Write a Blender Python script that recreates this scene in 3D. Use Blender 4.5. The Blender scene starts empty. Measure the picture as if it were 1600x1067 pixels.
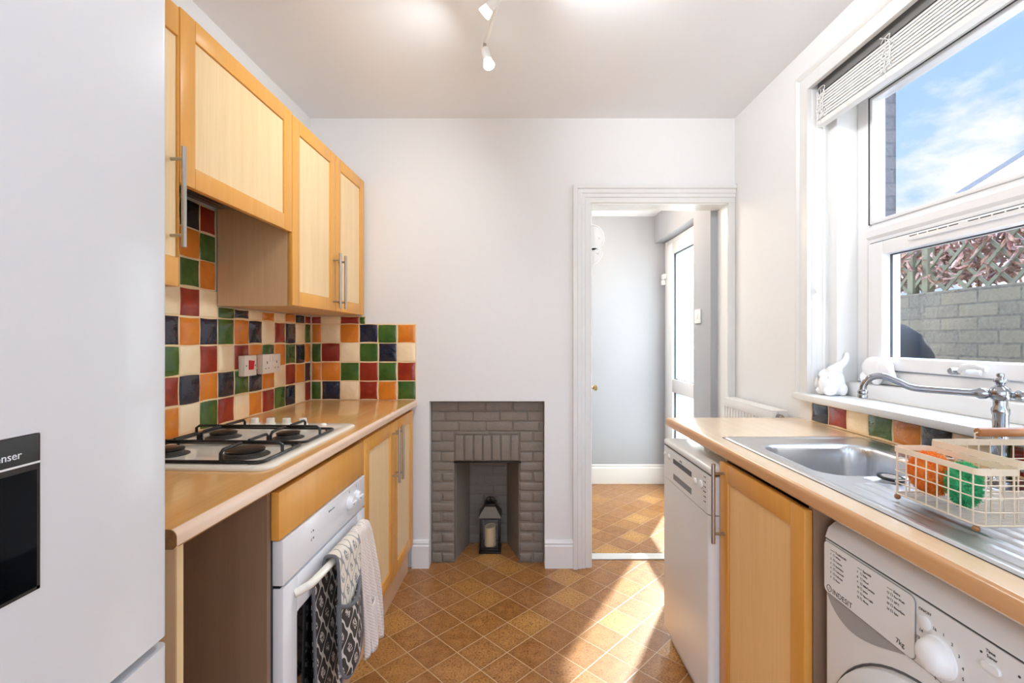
import bpy, bmesh, math, random
from mathutils import Vector, Matrix
random.seed(7)
sc = bpy.context.scene
COL = sc.collection
PI = math.pi

# ------------------------------------------------------------------ room constants (metres)
D = 2.583            # inner face of the back wall
EYE = 1.254          # eye height
XL = -1.107          # left wall where it meets the back wall
XR = 1.223           # inner face of the right wall
CEIL = 2.463
ANG = math.atan(30/735)   # the left wall is not quite square to the back wall
CA, SA = math.cos(ANG), math.sin(ANG)
CT = 0.917           # worktop height

def s2l(c):
    c = c/255.0
    return c/12.92 if c <= 0.04045 else ((c+0.055)/1.055)**2.4
def rgb(r, g, b):
    return (s2l(r), s2l(g), s2l(b), 1.0)

# ------------------------------------------------------------------ materials
def base_mat(name, color, rough=0.5, metal=0.0, coat=0.0, spec=0.5):
    m = bpy.data.materials.new(name); m.use_nodes = True
    b = m.node_tree.nodes['Principled BSDF']
    b.inputs['Base Color'].default_value = color
    b.inputs['Roughness'].default_value = rough
    b.inputs['Metallic'].default_value = metal
    b.inputs['Coat Weight'].default_value = coat
    b.inputs['Specular IOR Level'].default_value = spec
    return m, m.node_tree.nodes, m.node_tree.links, b

class NG:
    """tiny helper to wire math nodes"""
    def __init__(s, nt): s.n, s.l = nt.nodes, nt.links
    def _set(s, sock, v):
        if isinstance(v, (int, float)): sock.default_value = v
        elif isinstance(v, tuple): sock.default_value = v
        else: s.l.new(v, sock)
    def m(s, op, a, b=0.0, c=None):
        n = s.n.new('ShaderNodeMath'); n.operation = op
        s._set(n.inputs[0], a); s._set(n.inputs[1], b)
        if c is not None: s._set(n.inputs[2], c)
        return n.outputs[0]
    def mix(s, f, a, b, mode='MIX'):
        n = s.n.new('ShaderNodeMix'); n.data_type = 'RGBA'; n.blend_type = mode
        s._set(n.inputs[0], f); s._set(n.inputs[6], a); s._set(n.inputs[7], b)
        return n.outputs[2]
    def noise(s, vec, scale, detail=3.0, rough=0.5):
        n = s.n.new('ShaderNodeTexNoise')
        if vec is not None: s.l.new(vec, n.inputs['Vector'])
        n.inputs['Scale'].default_value = scale; n.inputs['Detail'].default_value = detail
        n.inputs['Roughness'].default_value = rough
        return n.outputs['Fac']
    def obj(s): return s.n.new('ShaderNodeTexCoord').outputs['Object']
    def map(s, vec, scale=(1, 1, 1), loc=(0, 0, 0), rot=(0, 0, 0)):
        n = s.n.new('ShaderNodeMapping')
        s.l.new(vec, n.inputs[0]); n.inputs[1].default_value = loc
        n.inputs[2].default_value = rot; n.inputs[3].default_value = scale
        return n.outputs[0]
    def ramp(s, f, stops):
        n = s.n.new('ShaderNodeValToRGB'); s.l.new(f, n.inputs[0])
        e = n.color_ramp.elements
        while len(e) < len(stops): e.new(0.5)
        for i, (p, c) in enumerate(stops):
            e[i].position = p; e[i].color = c if isinstance(c, tuple) else (c, c, c, 1)
        return n.outputs[0]
    def sep(s, vec):
        n = s.n.new('ShaderNodeSeparateXYZ'); s.l.new(vec, n.inputs[0]); return n.outputs
    def comb(s, x, y, z):
        n = s.n.new('ShaderNodeCombineXYZ')
        for i, v in enumerate((x, y, z)): s._set(n.inputs[i], v)
        return n.outputs[0]
    def bump(s, h, strength=0.2, dist=0.01):
        n = s.n.new('ShaderNodeBump'); s.l.new(h, n.inputs['Height'])
        n.inputs['Strength'].default_value = strength; n.inputs['Distance'].default_value = dist
        return n.outputs[0]

def plain(name, color, rough=0.5, metal=0.0, coat=0.0, var=0.04, vscale=6.0, bump=0.0, bscale=60.0, spec=0.5):
    """a plain surface: slight procedural colour variation and optional relief"""
    m, n, l, b = base_mat(name, color, rough, metal, coat, spec)
    g = NG(m.node_tree); o = g.obj()
    f = g.noise(o, vscale, 3)
    c = g.mix(f, tuple(x*(1-var) for x in color[:3])+(1,), tuple(min(1, x*(1+var)) for x in color[:3])+(1,))
    l.new(c, b.inputs['Base Color'])
    if bump: l.new(g.bump(g.noise(o, bscale, 4), bump, 0.004), b.inputs['Normal'])
    return m

def wood(name, c1, c2, axis='z', rough=0.35, scale=1.0, fine=120.0, coat=0.0, streak=0.5):
    """straight-grained wood, grain running along one axis"""
    m, n, l, b = base_mat(name, c1, rough, 0, coat)
    g = NG(m.node_tree); o = g.obj()
    k = {'x': (0.04, 1, 1), 'y': (1, 0.04, 1), 'z': (1, 1, 0.04)}[axis]
    v1 = g.map(o, tuple(x*scale for x in k))
    a = g.noise(v1, fine, 4, 0.6); d = g.noise(v1, fine*0.22, 3, 0.5)
    f = g.m('ADD', g.m('MULTIPLY', a, streak), g.m('MULTIPLY', d, 1-streak))
    f = g.ramp(f, [(0.3, 0.0), (0.7, 1.0)])
    l.new(g.mix(f, c1, c2), b.inputs['Base Color'])
    l.new(g.bump(a, 0.03, 0.001), b.inputs['Normal'])
    return m

M = {}
M['wall'] = plain('wall_paint', rgb(229, 229, 229), 0.75, var=0.015, vscale=2.0, bump=0.12, bscale=45)
M['ceil'] = plain('ceiling_paint', rgb(238, 239, 241), 0.8, var=0.01, vscale=1.5, bump=0.1, bscale=40)
M['gloss_white'] = plain('white_gloss_paint', rgb(234, 234, 232), 0.35, var=0.02, vscale=5)
M['old_gloss'] = plain('aged_white_gloss', rgb(222, 222, 220), 0.45, var=0.05, vscale=8, bump=0.1, bscale=30)
M['upvc'] = plain('white_upvc', rgb(238, 238, 238), 0.25, var=0.008)
M['seal'] = plain('grey_rubber_seal', rgb(70, 72, 76), 0.6)
M['grey_wall'] = plain('grey_paint', rgb(166, 168, 173), 0.75, var=0.02, vscale=3, bump=0.1, bscale=50)
M['frame'] = wood('beech_frame', rgb(218, 154, 66), rgb(229, 170, 84), 'z', 0.35, fine=60)
M['frame_r'] = wood('beech_frame_amber_shade', rgb(206, 142, 60), rgb(218, 156, 74), 'z', 0.35, fine=60)  # sink door: discoloured amber, with some of its shade in the colour too
M['panel'] = wood('maple_panel', rgb(232, 200, 148), rgb(244, 218, 172), 'z', 0.4, fine=150)
M['panel_r'] = wood('maple_panel_shade', rgb(226, 180, 116), rgb(238, 196, 134), 'z', 0.4, fine=110)  # sink door panel, its backlit shade partly put into the colour
M['carcass'] = wood('maple_carcass', rgb(206, 170, 128), rgb(220, 186, 146), 'z', 0.45, fine=130)
M['shaded_side'] = wood('shaded_wood_side', rgb(134, 106, 84), rgb(148, 120, 96), 'z', 0.5, fine=110)  # light wood in the void, its shadow put into the colour
M['worktop'] = wood('beech_laminate', rgb(206, 154, 92), rgb(226, 178, 116), 'y', 0.16, fine=70, coat=0.25)
M['worktop_edge'] = wood('pale_laminate_edge', rgb(226, 196, 170), rgb(236, 208, 184), 'y', 0.25, fine=60)
M['worktop_edge_r'] = wood('beech_laminate_edge', rgb(192, 140, 92), rgb(208, 158, 110), 'y', 0.25, fine=60)
M['worktop_r'] = wood('beech_laminate_sheen', rgb(220, 188, 148), rgb(234, 206, 170), 'y', 0.2, fine=70, coat=0.5)  # same beech as the left run, window sheen put into the colour
M['plinth'] = wood('plinth_wood', rgb(206, 168, 130), rgb(216, 180, 142), 'y', 0.4, fine=60)
M['steel'] = plain('brushed_steel', rgb(176, 170, 162), 0.3, 1.0, var=0.04, vscale=40)
M['chrome'] = plain('chrome', rgb(168, 172, 178), 0.07, 1.0, var=0.01)
M['sink'] = plain('stainless_sheet', rgb(206, 207, 208), 0.29, 1.0, var=0.06, vscale=30)
M['black'] = plain('black_enamel', rgb(26, 26, 26), 0.3, var=0.1)
M['black_gloss'] = plain('black_glass', rgb(14, 14, 16), 0.08, coat=0.5, var=0.05)
M['black_matte'] = plain('black_plastic', rgb(24, 24, 26), 0.5, var=0.1)
M['hob'] = plain('cream_enamel', rgb(238, 234, 222), 0.18, coat=0.4, var=0.015)
M['appl'] = plain('white_appliance_enamel', rgb(232, 234, 238), 0.28, coat=0.2, var=0.01)
M['appl_r'] = plain('white_appliance_plastic', rgb(226, 225, 222), 0.3, coat=0.2, var=0.01)
M['fridge'] = plain('fridge_white', rgb(217, 219, 223), 0.32, coat=0.1, var=0.01, vscale=3)
M['grey_plastic'] = plain('grey_plastic', rgb(120, 120, 120), 0.4, var=0.03)
M['mid_grey'] = plain('scoop_shade_grey', rgb(158, 156, 154), 0.4, var=0.03)
M['dark_grey'] = plain('dark_grey_plastic', rgb(66, 64, 62), 0.35, var=0.03)
M['ink'] = plain('dark_print', rgb(62, 60, 60), 0.6, var=0.02)
M['ink_white'] = plain('white_print', rgb(230, 232, 236), 0.6, var=0.02)
M['red_plastic'] = plain('red_switch_plastic', rgb(200, 18, 24), 0.35, var=0.05)
M['socket'] = plain('ivory_plastic', rgb(236, 228, 216), 0.35, var=0.01)
M['brass'] = plain('brass', rgb(200, 176, 130), 0.25, 1.0)
M['chip'] = plain('raw_chipboard', rgb(138, 96, 54), 0.9, var=0.5, vscale=90, bump=0.6, bscale=160)
M['grout'] = plain('cream_grout', rgb(238, 212, 168), 0.8, var=0.05, vscale=30, bump=0.3)
M['porcelain'] = plain('white_porcelain', rgb(246, 246, 246), 0.25, coat=0.3, var=0.005)
M['candle'] = plain('ivory_wax', rgb(214, 186, 140), 0.6, var=0.05, vscale=25)
M['lantern'] = plain('bronzed_metal', rgb(46, 42, 38), 0.35, 0.8, var=0.2, vscale=20)
M['lantern_roof'] = plain('worn_steel_roof', rgb(104, 94, 82), 0.5, 0.9, var=0.15, vscale=30)
M['cream_wire'] = plain('cream_coated_wire', rgb(240, 222, 196), 0.4, var=0.02)
M['oak'] = wood('turned_oak', rgb(160, 102, 58), rgb(188, 128, 80), 'x', 0.35, fine=80)
M['cotton'] = None
M['pink_trim'] = plain('charcoal_binding', rgb(104, 104, 108), 0.85, var=0.05)
M['garden_wood'] = wood('weathered_trellis', rgb(96, 98, 80), rgb(112, 112, 94), 'z', 0.8, fine=60)
M['cover'] = plain('black_vinyl_cover', rgb(17, 19, 22), 0.7, spec=0.12, var=0.2, vscale=8, bump=0.4, bscale=20)
M['render'] = plain('white_render', rgb(236, 236, 234), 0.8, var=0.02)
M['roof'] = plain('slate_verge', rgb(92, 96, 104), 0.8, var=0.3, vscale=30, bump=0.5)
M['paving'] = plain('grey_paving', rgb(150, 146, 138), 0.9, var=0.15, vscale=3)
M['soil_wall'] = plain('dark_gap', rgb(60, 54, 48), 0.9)

def glaze(name, c1, c2):
    m, n, l, b = base_mat(name, c1, 0.1, 0, 0.3)
    g = NG(m.node_tree); o = g.obj()
    f = g.ramp(g.noise(o, 14, 4, 0.6), [(0.3, 0.0), (0.7, 1.0)])
    l.new(g.mix(f, c1, c2), b.inputs['Base Color'])
    l.new(g.bump(g.noise(o, 26, 3), 0.4, 0.008), b.inputs['Normal'])
    return m
TILE = {'o': glaze('orange_glaze', rgb(206, 112, 26), rgb(226, 140, 44)),
        'c': glaze('cream_glaze', rgb(244, 220, 178), rgb(250, 232, 198)),
        'r': glaze('red_glaze', rgb(122, 26, 12), rgb(160, 46, 26)),
        'g': glaze('green_glaze', rgb(40, 78, 22), rgb(70, 108, 42)),
        'n': glaze('navy_glaze', rgb(14, 22, 40), rgb(28, 36, 60))}

def floor_mat():
    m, n, l, b = base_mat('cork_tile_vinyl', (0.3, 0.15, 0.05, 1), 0.3)
    g = NG(m.node_tree); o = g.obj(); x, y, z = g.sep(o)
    t = 0.141
    P = g.m('ADD', g.m('DIVIDE', g.m('SUBTRACT', g.m('MULTIPLY', g.m('ADD', x, y), 0.70711), 1.386), t), 20.5)
    Q = g.m('ADD', g.m('DIVIDE', g.m('SUBTRACT', g.m('MULTIPLY', g.m('SUBTRACT', y, x), 0.70711), 1.414), t), 20.5)
    cell = g.comb(g.m('FLOOR', P), g.m('FLOOR', Q), 0.0)
    w = g.n.new('ShaderNodeTexWhiteNoise'); w.noise_dimensions = '3D'; l.new(cell, w.inputs[0])
    rnd = w.outputs[0]
    fp, fq = g.m('FRACT', P), g.m('FRACT', Q)
    ep = g.m('MINIMUM', fp, g.m('SUBTRACT', 1.0, fp)); eq = g.m('MINIMUM', fq, g.m('SUBTRACT', 1.0, fq))
    e = g.m('MINIMUM', ep, eq)
    base = g.ramp(rnd, [(0.0, rgb(152, 98, 46)), (0.35, rgb(170, 116, 58)), (0.6, rgb(164, 114, 74)), (0.86, rgb(180, 126, 62)), (1.0, rgb(212, 160, 90))])
    sp = g.ramp(g.noise(o, 120, 4, 0.75), [(0.41, 0.0), (0.51, 1.0)])
    base = g.mix(g.m('MULTIPLY', g.m('SUBTRACT', 1.0, sp), 0.85), base, rgb(104, 58, 22))
    blot = g.ramp(g.noise(o, 24, 3), [(0.35, 0.0), (0.7, 1.0)])
    base = g.mix(g.m('MULTIPLY', blot, 0.25), base, rgb(214, 160, 96))
    edge = g.ramp(e, [(0.0, 1.0), (0.22, 0.0)])
    base = g.mix(g.m('MULTIPLY', edge, 0.28), base, rgb(128, 76, 36))
    gm = g.ramp(e, [(0.0, 1.0), (0.009, 1.0), (0.016, 0.0)])
    col = g.mix(g.m('MULTIPLY', gm, 0.7), base, rgb(216, 188, 150))
    l.new(col, b.inputs['Base Color'])
    l.new(g.bump(g.m('ADD', g.m('MULTIPLY', sp, 0.3), g.m('SUBTRACT', 1.0, gm)), 0.15, 0.002), b.inputs['Normal'])
    return m
M['floor'] = floor_mat()

def painted_brick():
    m, n, l, b = base_mat('taupe_painted_brick', rgb(142, 132, 120), 0.6)
    g = NG(m.node_tree); o = g.obj()
    f = g.noise(o, 18, 4)
    l.new(g.mix(f, rgb(116, 107, 97), rgb(134, 124, 113)), b.inputs['Base Color'])
    l.new(g.bump(g.noise(o, 70, 5, 0.65), 0.55, 0.006), b.inputs['Normal'])
    return m
M['brick_paint'] = painted_brick()

def garden_brick(name, c1, c2, c3):
    m, n, l, b = base_mat(name, c1, 0.9)
    g = NG(m.node_tree); o = g.obj(); x, y, z = g.sep(o)
    v = g.comb(g.m('ADD', x, y), z, 0.0)
    bt = g.n.new('ShaderNodeTexBrick'); l.new(v, bt.inputs['Vector'])
    bt.inputs['Scale'].default_value = 1.0; bt.inputs['Brick Width'].default_value = 0.235
    bt.inputs['Row Height'].default_value = 0.078; bt.inputs['Mortar Size'].default_value = 0.006
    bt.inputs['Color1'].default_value = c1; bt.inputs['Color2'].default_value = c2
    bt.inputs['Mortar'].default_value = rgb(24, 21, 19)
    f = g.ramp(g.noise(o, 60, 6, 0.75), [(0.3, 0.0), (0.66, 1.0)])
    l.new(g.mix(g.m('MULTIPLY', f, 0.6), bt.outputs[0], c3), b.inputs['Base Color'])
    h = g.m('SUBTRACT', g.m('MULTIPLY', f, 0.4), bt.outputs['Fac'])
    l.new(g.bump(h, 0.6, 0.01), b.inputs['Normal'])
    return m
M['garden_brick'] = garden_brick('weathered_stock_brick', rgb(84, 74, 56), rgb(54, 50, 46), rgb(116, 108, 90))
M['pier_brick'] = garden_brick('shaded_brick', rgb(70, 60, 54), rgb(50, 48, 50), rgb(96, 94, 96))  # brick face turned from the sun, shade put into its colours

def glass_mat(name, refl=0.06, tint=(1, 1, 1, 1)):
    m = bpy.data.materials.new(name); m.use_nodes = True
    nt = m.node_tree; nt.nodes.remove(nt.nodes['Principled BSDF'])
    out = nt.nodes['Material Output']
    t = nt.nodes.new('ShaderNodeBsdfTransparent'); t.inputs[0].default_value = tint
    gl = nt.nodes.new('ShaderNodeBsdfGlossy'); gl.inputs['Roughness'].default_value = 0.02
    mx = nt.nodes.new('ShaderNodeMixShader'); mx.inputs[0].default_value = refl
    nt.links.new(t.outputs[0], mx.inputs[1]); nt.links.new(gl.outputs[0], mx.inputs[2])
    nt.links.new(mx.outputs[0], out.inputs[0])
    return m
M['glass'] = glass_mat('clear_glass', 0.03)
M['glass_lantern'] = glass_mat('lantern_glass', 0.04)

def frosted():
    m = bpy.data.materials.new('obscured_glass'); m.use_nodes = True
    nt = m.node_tree; nt.nodes.remove(nt.nodes['Principled BSDF']); g = NG(nt)
    out = nt.nodes['Material Output']
    t = nt.nodes.new('ShaderNodeBsdfTransparent'); t.inputs[0].default_value = (0.95, 1, 0.99, 1)
    tr = nt.nodes.new('ShaderNodeBsdfTranslucent'); tr.inputs[0].default_value = (0.9, 0.95, 0.94, 1)
    gl = nt.nodes.new('ShaderNodeBsdfGlossy'); gl.inputs['Roughness'].default_value = 0.15
    bp = g.bump(g.noise(g.map(g.obj(), (1, 1, 2.2)), 60, 3), 0.8, 0.01)
    nt.links.new(bp, gl.inputs['Normal']); nt.links.new(bp, tr.inputs['Normal'])
    m1 = nt.nodes.new('ShaderNodeMixShader'); m1.inputs[0].default_value = 0.62
    nt.links.new(t.outputs[0], m1.inputs[1]); nt.links.new(tr.outputs[0], m1.inputs[2])
    m2 = nt.nodes.new('ShaderNodeMixShader'); m2.inputs[0].default_value = 0.06
    nt.links.new(m1.outputs[0], m2.inputs[1]); nt.links.new(gl.outputs[0], m2.inputs[2])
    nt.links.new(m2.outputs[0], out.inputs[0])
    return m
M['frosted'] = frosted()

def emit(name, color, strength):
    m = bpy.data.materials.new(name); m.use_nodes = True
    b = m.node_tree.nodes['Principled BSDF']
    b.inputs['Base Color'].default_value = color
    b.inputs['Emission Color'].default_value = color; b.inputs['Emission Strength'].default_value = strength
    return m
M['bulb'] = emit('lit_halogen_bulb', (1.0, 0.93, 0.8, 1), 5.0)

def trellis_print(name, ground, line, spot):
    """woven ogee lattice print, in the plane of the cloth"""
    m, n, l, b = base_mat(name, ground, 0.9)
    g = NG(m.node_tree); o = g.obj(); x, y, z = g.sep(o)
    px, pz = 0.070, 0.104
    a = g.m('MULTIPLY', y, 2*PI/px); c = g.m('MULTIPLY', z, 2*PI/pz)
    aw = g.m('ADD', a, g.m('MULTIPLY', g.m('SINE', g.m('MULTIPLY', c, 2.0)), 0.35))
    f = g.m('ADD', g.m('COSINE', aw), g.m('COSINE', c))
    lm = g.m('LESS_THAN', g.m('ABSOLUTE', f), 0.20)
    sn = g.m('MULTIPLY', g.m('GREATER_THAN', f, 1.45), g.m('GREATER_THAN', g.noise(o, 160, 2), 0.47))
    s2 = g.m('MULTIPLY', g.m('LESS_THAN', f, -1.55), g.m('GREATER_THAN', g.noise(o, 150, 2), 0.5))
    col = g.mix(lm, ground, line); col = g.mix(sn, col, spot); col = g.mix(s2, col, spot)
    l.new(col, b.inputs['Base Color'])
    l.new(g.bump(g.noise(o, 300, 2), 0.3, 0.002), b.inputs['Normal'])
    return m
M['print_dark'] = trellis_print('charcoal_lattice_print', rgb(58, 52, 48), rgb(206, 200, 190), rgb(198, 188, 176))
M['print_pale'] = trellis_print('pale_lattice_print', rgb(226, 218, 204), rgb(150, 150, 152), rgb(140, 140, 142))

def waffle():
    m, n, l, b = base_mat('white_waffle_cotton', rgb(232, 222, 214), 0.9)
    g = NG(m.node_tree); o = g.obj(); x, y, z = g.sep(o)
    f = g.m('MULTIPLY', g.m('SINE', g.m('MULTIPLY', y, 700)), g.m('SINE', g.m('MULTIPLY', z, 620)))
    l.new(g.mix(g.m('GREATER_THAN', f, 0.45), rgb(234, 224, 216), rgb(206, 190, 180)), b.inputs['Base Color'])
    l.new(g.bump(f, 0.4, 0.002), b.inputs['Normal'])
    return m
M['cotton'] = waffle()

def leafmat():
    m, n, l, b = base_mat('red_photinia_leaf', rgb(170, 70, 56), 0.35)
    g = NG(m.node_tree); o = g.obj()
    f = g.ramp(g.noise(o, 22, 3, 0.6), [(0.25, rgb(74, 40, 42)), (0.42, rgb(112, 70, 62)), (0.55, rgb(150, 120, 104)), (0.66, rgb(104, 74, 78)), (0.8, rgb(82, 78, 56))])
    l.new(f, b.inputs['Base Color'])
    return m
M['leaf'] = leafmat()
M['bark'] = plain('brown_stem', rgb(96, 70, 54), 0.8)

def bristle(name, c1, c2):
    m, n, l, b = base_mat(name, c1, 0.6)
    g = NG(m.node_tree); o = g.obj()
    l.new(g.mix(g.noise(o, 60, 3), c1, c2), b.inputs['Base Color'])
    return m
M['orange_scrub'] = bristle('orange_scrubber', rgb(242, 112, 16), rgb(255, 178, 80))
M['green_scrub'] = bristle('green_scrubber', rgb(10, 140, 78), rgb(100, 220, 156))

# ------------------------------------------------------------------ mesh builder
_TXT = {}
def text_data(body, size, align='LEFT', spacing=1.0):
    key = (body, size, align, spacing)
    if key not in _TXT:
        cu = bpy.data.curves.new('lettering', 'FONT'); cu.body = body; cu.size = size
        cu.align_x = align; cu.extrude = 0.0002; cu.resolution_u = 3; cu.space_character = spacing
        ob = bpy.data.objects.new('lettering', cu); COL.objects.link(ob)
        bpy.context.view_layer.update()
        dg = bpy.context.evaluated_depsgraph_get()
        ev = ob.evaluated_get(dg); me = ev.to_mesh()
        _TXT[key] = ([v.co.copy() for v in me.vertices], [tuple(p.vertices) for p in me.polygons])
        ev.to_mesh_clear(); bpy.data.objects.remove(ob); bpy.data.curves.remove(cu)
    return _TXT[key]

class MB:
    def __init__(s): s.v, s.f, s.mi = [], [], []
    def add(s, verts, faces, mi=0):
        b = len(s.v); s.v.extend(Vector(v) for v in verts)
        for f in faces: s.f.append(tuple(b+i for i in f)); s.mi.append(mi)
    def bm(s, bm, mi=0):
        bm.verts.index_update()
        s.add([v.co.copy() for v in bm.verts], [tuple(v.index for v in f.verts) for f in bm.faces], mi); bm.free()
    def box(s, x0, x1, y0, y1, z0, z1, bev=0.0, seg=2, mi=0):
        if x0 > x1: x0, x1 = x1, x0
        if y0 > y1: y0, y1 = y1, y0
        if z0 > z1: z0, z1 = z1, z0
        V = [(x, y, z) for x in (x0, x1) for y in (y0, y1) for z in (z0, z1)]
        F = [(0, 1, 3, 2), (4, 6, 7, 5), (0, 4, 5, 1), (2, 3, 7, 6), (0, 2, 6, 4), (1, 5, 7, 3)]
        if bev <= 0: s.add(V, F, mi); return s
        b = bmesh.new(); vs = [b.verts.new(v) for v in V]
        for f in F: b.faces.new([vs[i] for i in f])
        bmesh.ops.bevel(b, geom=list(b.edges), offset=bev, segments=seg, affect='EDGES', profile=0.5, clamp_overlap=True)
        s.bm(b, mi); return s
    def prism(s, poly, axis, a, b, mi=0):
        """poly in the two remaining axes (in x,y,z order), extruded from a to b along axis"""
        def P(p, h):
            if axis == 'x': return (h, p[0], p[1])
            if axis == 'y': return (p[0], h, p[1])
            return (p[0], p[1], h)
        n = len(poly)
        V = [P(p, a) for p in poly]+[P(p, b) for p in poly]
        F = [tuple(range(n-1, -1, -1)), tuple(range(n, 2*n))]
        F += [(i, (i+1) % n, n+(i+1) % n, n+i) for i in range(n)]
        s.add(V, F, mi); return s
    def loft(s, rings, closed=True, cap0=True, cap1=True, mi=0):
        n = len(rings[0]); V = [p for r in rings for p in r]; F = []
        for k in range(len(rings)-1):
            for i in range(n if closed else n-1):
                j = (i+1) % n
                F.append((k*n+i, k*n+j, (k+1)*n+j, (k+1)*n+i))
        if cap0: F.append(tuple(range(n-1, -1, -1)))
        if cap1: F.append(tuple((len(rings)-1)*n+i for i in range(n)))
        s.add(V, F, mi); return s
    def lathe(s, prof, origin=(0, 0, 0), axis=(0, 0, 1), seg=24, mi=0):
        ax = Vector(axis).normalized(); o = Vector(origin)
        t = Vector((1, 0, 0)) if abs(ax.x) < 0.9 else Vector((0, 1, 0))
        a = ax.cross(t).normalized(); b = ax.cross(a).normalized()
        rings = []
        for r, h in prof:
            r = max(r, 1e-5)
            rings.append([o+ax*h+(a*math.cos(2*PI*i/seg)+b*math.sin(2*PI*i/seg))*r for i in range(seg)])
        return s.loft(rings, mi=mi)
    def cyl(s, p0, p1, r, r2=None, seg=14, mi=0):
        p0, p1 = Vector(p0), Vector(p1); d = p1-p0
        return s.lathe([(r, 0), (r if r2 is None else r2, d.length)], p0, d, seg, mi)
    def tube(s, pts, r, seg=8, closed=False, mi=0):
        pts = [Vector(p) for p in pts]; n = len(pts); rings = []
        rr = r if isinstance(r, (list, tuple)) else [r]*n
        nrm = None
        for i in range(n):
            if closed: t = pts[(i+1) % n]-pts[i-1]
            else: t = pts[min(i+1, n-1)]-pts[max(i-1, 0)]
            t.normalize()
            if nrm is None:
                q = Vector((0, 0, 1)) if abs(t.z) < 0.9 else Vector((1, 0, 0))
                nrm = (q-t*q.dot(t)).normalized()
            else:
                nrm = nrm-t*nrm.dot(t)
                nrm = nrm.normalized() if nrm.length > 1e-6 else t.orthogonal().normalized()
            bn = t.cross(nrm)
            rings.append([pts[i]+(nrm*math.cos(2*PI*k/seg)+bn*math.sin(2*PI*k/seg))*rr[i] for k in range(seg)])
        if closed:
            rings.append(rings[0]); return s.loft(rings, cap0=False, cap1=False, mi=mi)
        return s.loft(rings, mi=mi)
    def ball(s, c, r, seg=20, rings=12, mi=0, rot=None):
        if isinstance(r, (int, float)): r = (r, r, r)
        c = Vector(c); R = []
        for k in range(rings+1):
            ph = -PI/2+PI*k/rings; rad = max(math.cos(ph), 1e-4)
            R.append([Vector((r[0]*rad*math.cos(2*PI*i/seg), r[1]*rad*math.sin(2*PI*i/seg), r[2]*math.sin(ph))) for i in range(seg)])
        if rot is not None: R = [[rot @ p for p in ring] for ring in R]
        return s.loft([[c+p for p in ring] for ring in R], mi=mi)
    def sheet(s, fn, nu, nv, mi=0):
        V = [fn(i/nu, j/nv) for j in range(nv+1) for i in range(nu+1)]
        F = [(j*(nu+1)+i, j*(nu+1)+i+1, (j+1)*(nu+1)+i+1, (j+1)*(nu+1)+i) for j in range(nv) for i in range(nu)]
        s.add(V, F, mi); return s
    def text(s, body, size, pos, side, align='LEFT', spacing=1.0, mi=0):
        """side 'right' = on a face looking -x, 'left' = on a face looking +x, 'cam' = on a face looking -y"""
        V, F = text_data(body, size, align, spacing); p = Vector(pos)
        ax = {'right': (Vector((0, -1, 0)), Vector((0, 0, 1)), Vector((-1, 0, 0))),
              'left': (Vector((0, 1, 0)), Vector((0, 0, 1)), Vector((1, 0, 0))),
              'cam': (Vector((1, 0, 0)), Vector((0, 0, 1)), Vector((0, -1, 0)))}[side]
        s.add([p+ax[0]*v.x+ax[1]*v.y+ax[2]*v.z for v in V], F, mi); return s

def rrect(x0, x1, y0, y1, r, seg=5):
    pts = []
    for cx, cy, a0 in ((x1-r, y1-r, 0), (x0+r, y1-r, 90), (x0+r, y0+r, 180), (x1-r, y0+r, 270)):
        for i in range(seg+1):
            a = math.radians(a0+90*i/seg); pts.append((cx+r*math.cos(a), cy+r*math.sin(a)))
    return pts
def spline(pts, n=8):
    P = [Vector(p) for p in pts]; out = []
    for i in range(len(P)-1):
        p0 = P[max(i-1, 0)]; p1 = P[i]; p2 = P[i+1]; p3 = P[min(i+2, len(P)-1)]
        for k in range(n):
            t = k/n
            out.append(0.5*((2*p1)+(p2-p0)*t+(2*p0-5*p1+4*p2-p3)*t*t+(3*p1-p0-3*p2+p3)*t**3))
    out.append(P[-1]); return out

# ------------------------------------------------------------------ objects
BASE = {}
def LW(u, v, z):      # left-run coordinates -> world  (u out of the wall, v = minus distance from the back wall)
    return Vector((XL+u*CA+v*SA, D-u*SA+v*CA, z))
def _place(o, base, left):
    BASE[o.name] = Vector(base)
    if left:
        o.location = LW(*base); o.rotation_euler = (0, 0, -ANG)
    else: o.location = base
def thing(name, label, cat, base=(0, 0, 0), left=False, group=None, kind=None):
    o = bpy.data.objects.new(name, None); COL.objects.link(o)
    o.empty_display_size = 0.05
    _place(o, base, left); tag(o, label, cat, group, kind); return o
def tag(o, label=None, cat=None, group=None, kind=None):
    if label: o['label'] = label
    if cat: o['category'] = cat
    if group: o['group'] = group
    if kind: o['kind'] = kind
    return o
def mesh(name, mb, mats, base, sharp=35):
    me = bpy.data.meshes.new(name)
    b = Vector(base)
    me.from_pydata([tuple(v-b) for v in mb.v], [], mb.f)
    if not isinstance(mats, (list, tuple)): mats = [mats]
    for m in mats: me.materials.append(m)
    me.polygons.foreach_set('material_index', mb.mi)
    bm = bmesh.new(); bm.from_mesh(me)
    bmesh.ops.recalc_face_normals(bm, faces=bm.faces); bm.to_mesh(me); bm.free()
    me.polygons.foreach_set('use_smooth', [True]*len(me.polygons))
    me.set_sharp_from_angle(angle=math.radians(sharp))
    me.update(); return me
def part(name, mb, mats, parent, label=None, sharp=35):
    base = BASE[parent.name]
    o = bpy.data.objects.new(name, mesh(name, mb, mats, base, sharp)); COL.objects.link(o)
    o.parent = parent; BASE[o.name] = base
    if label: o['label'] = label
    return o
def single(name, mb, mats, label, cat, base=(0, 0, 0), left=False, group=None, kind=None, sharp=35):
    o = bpy.data.objects.new(name, mesh(name, mb, mats, base, sharp)); COL.objects.link(o)
    _place(o, base, left); return tag(o, label, cat, group, kind)
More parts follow.
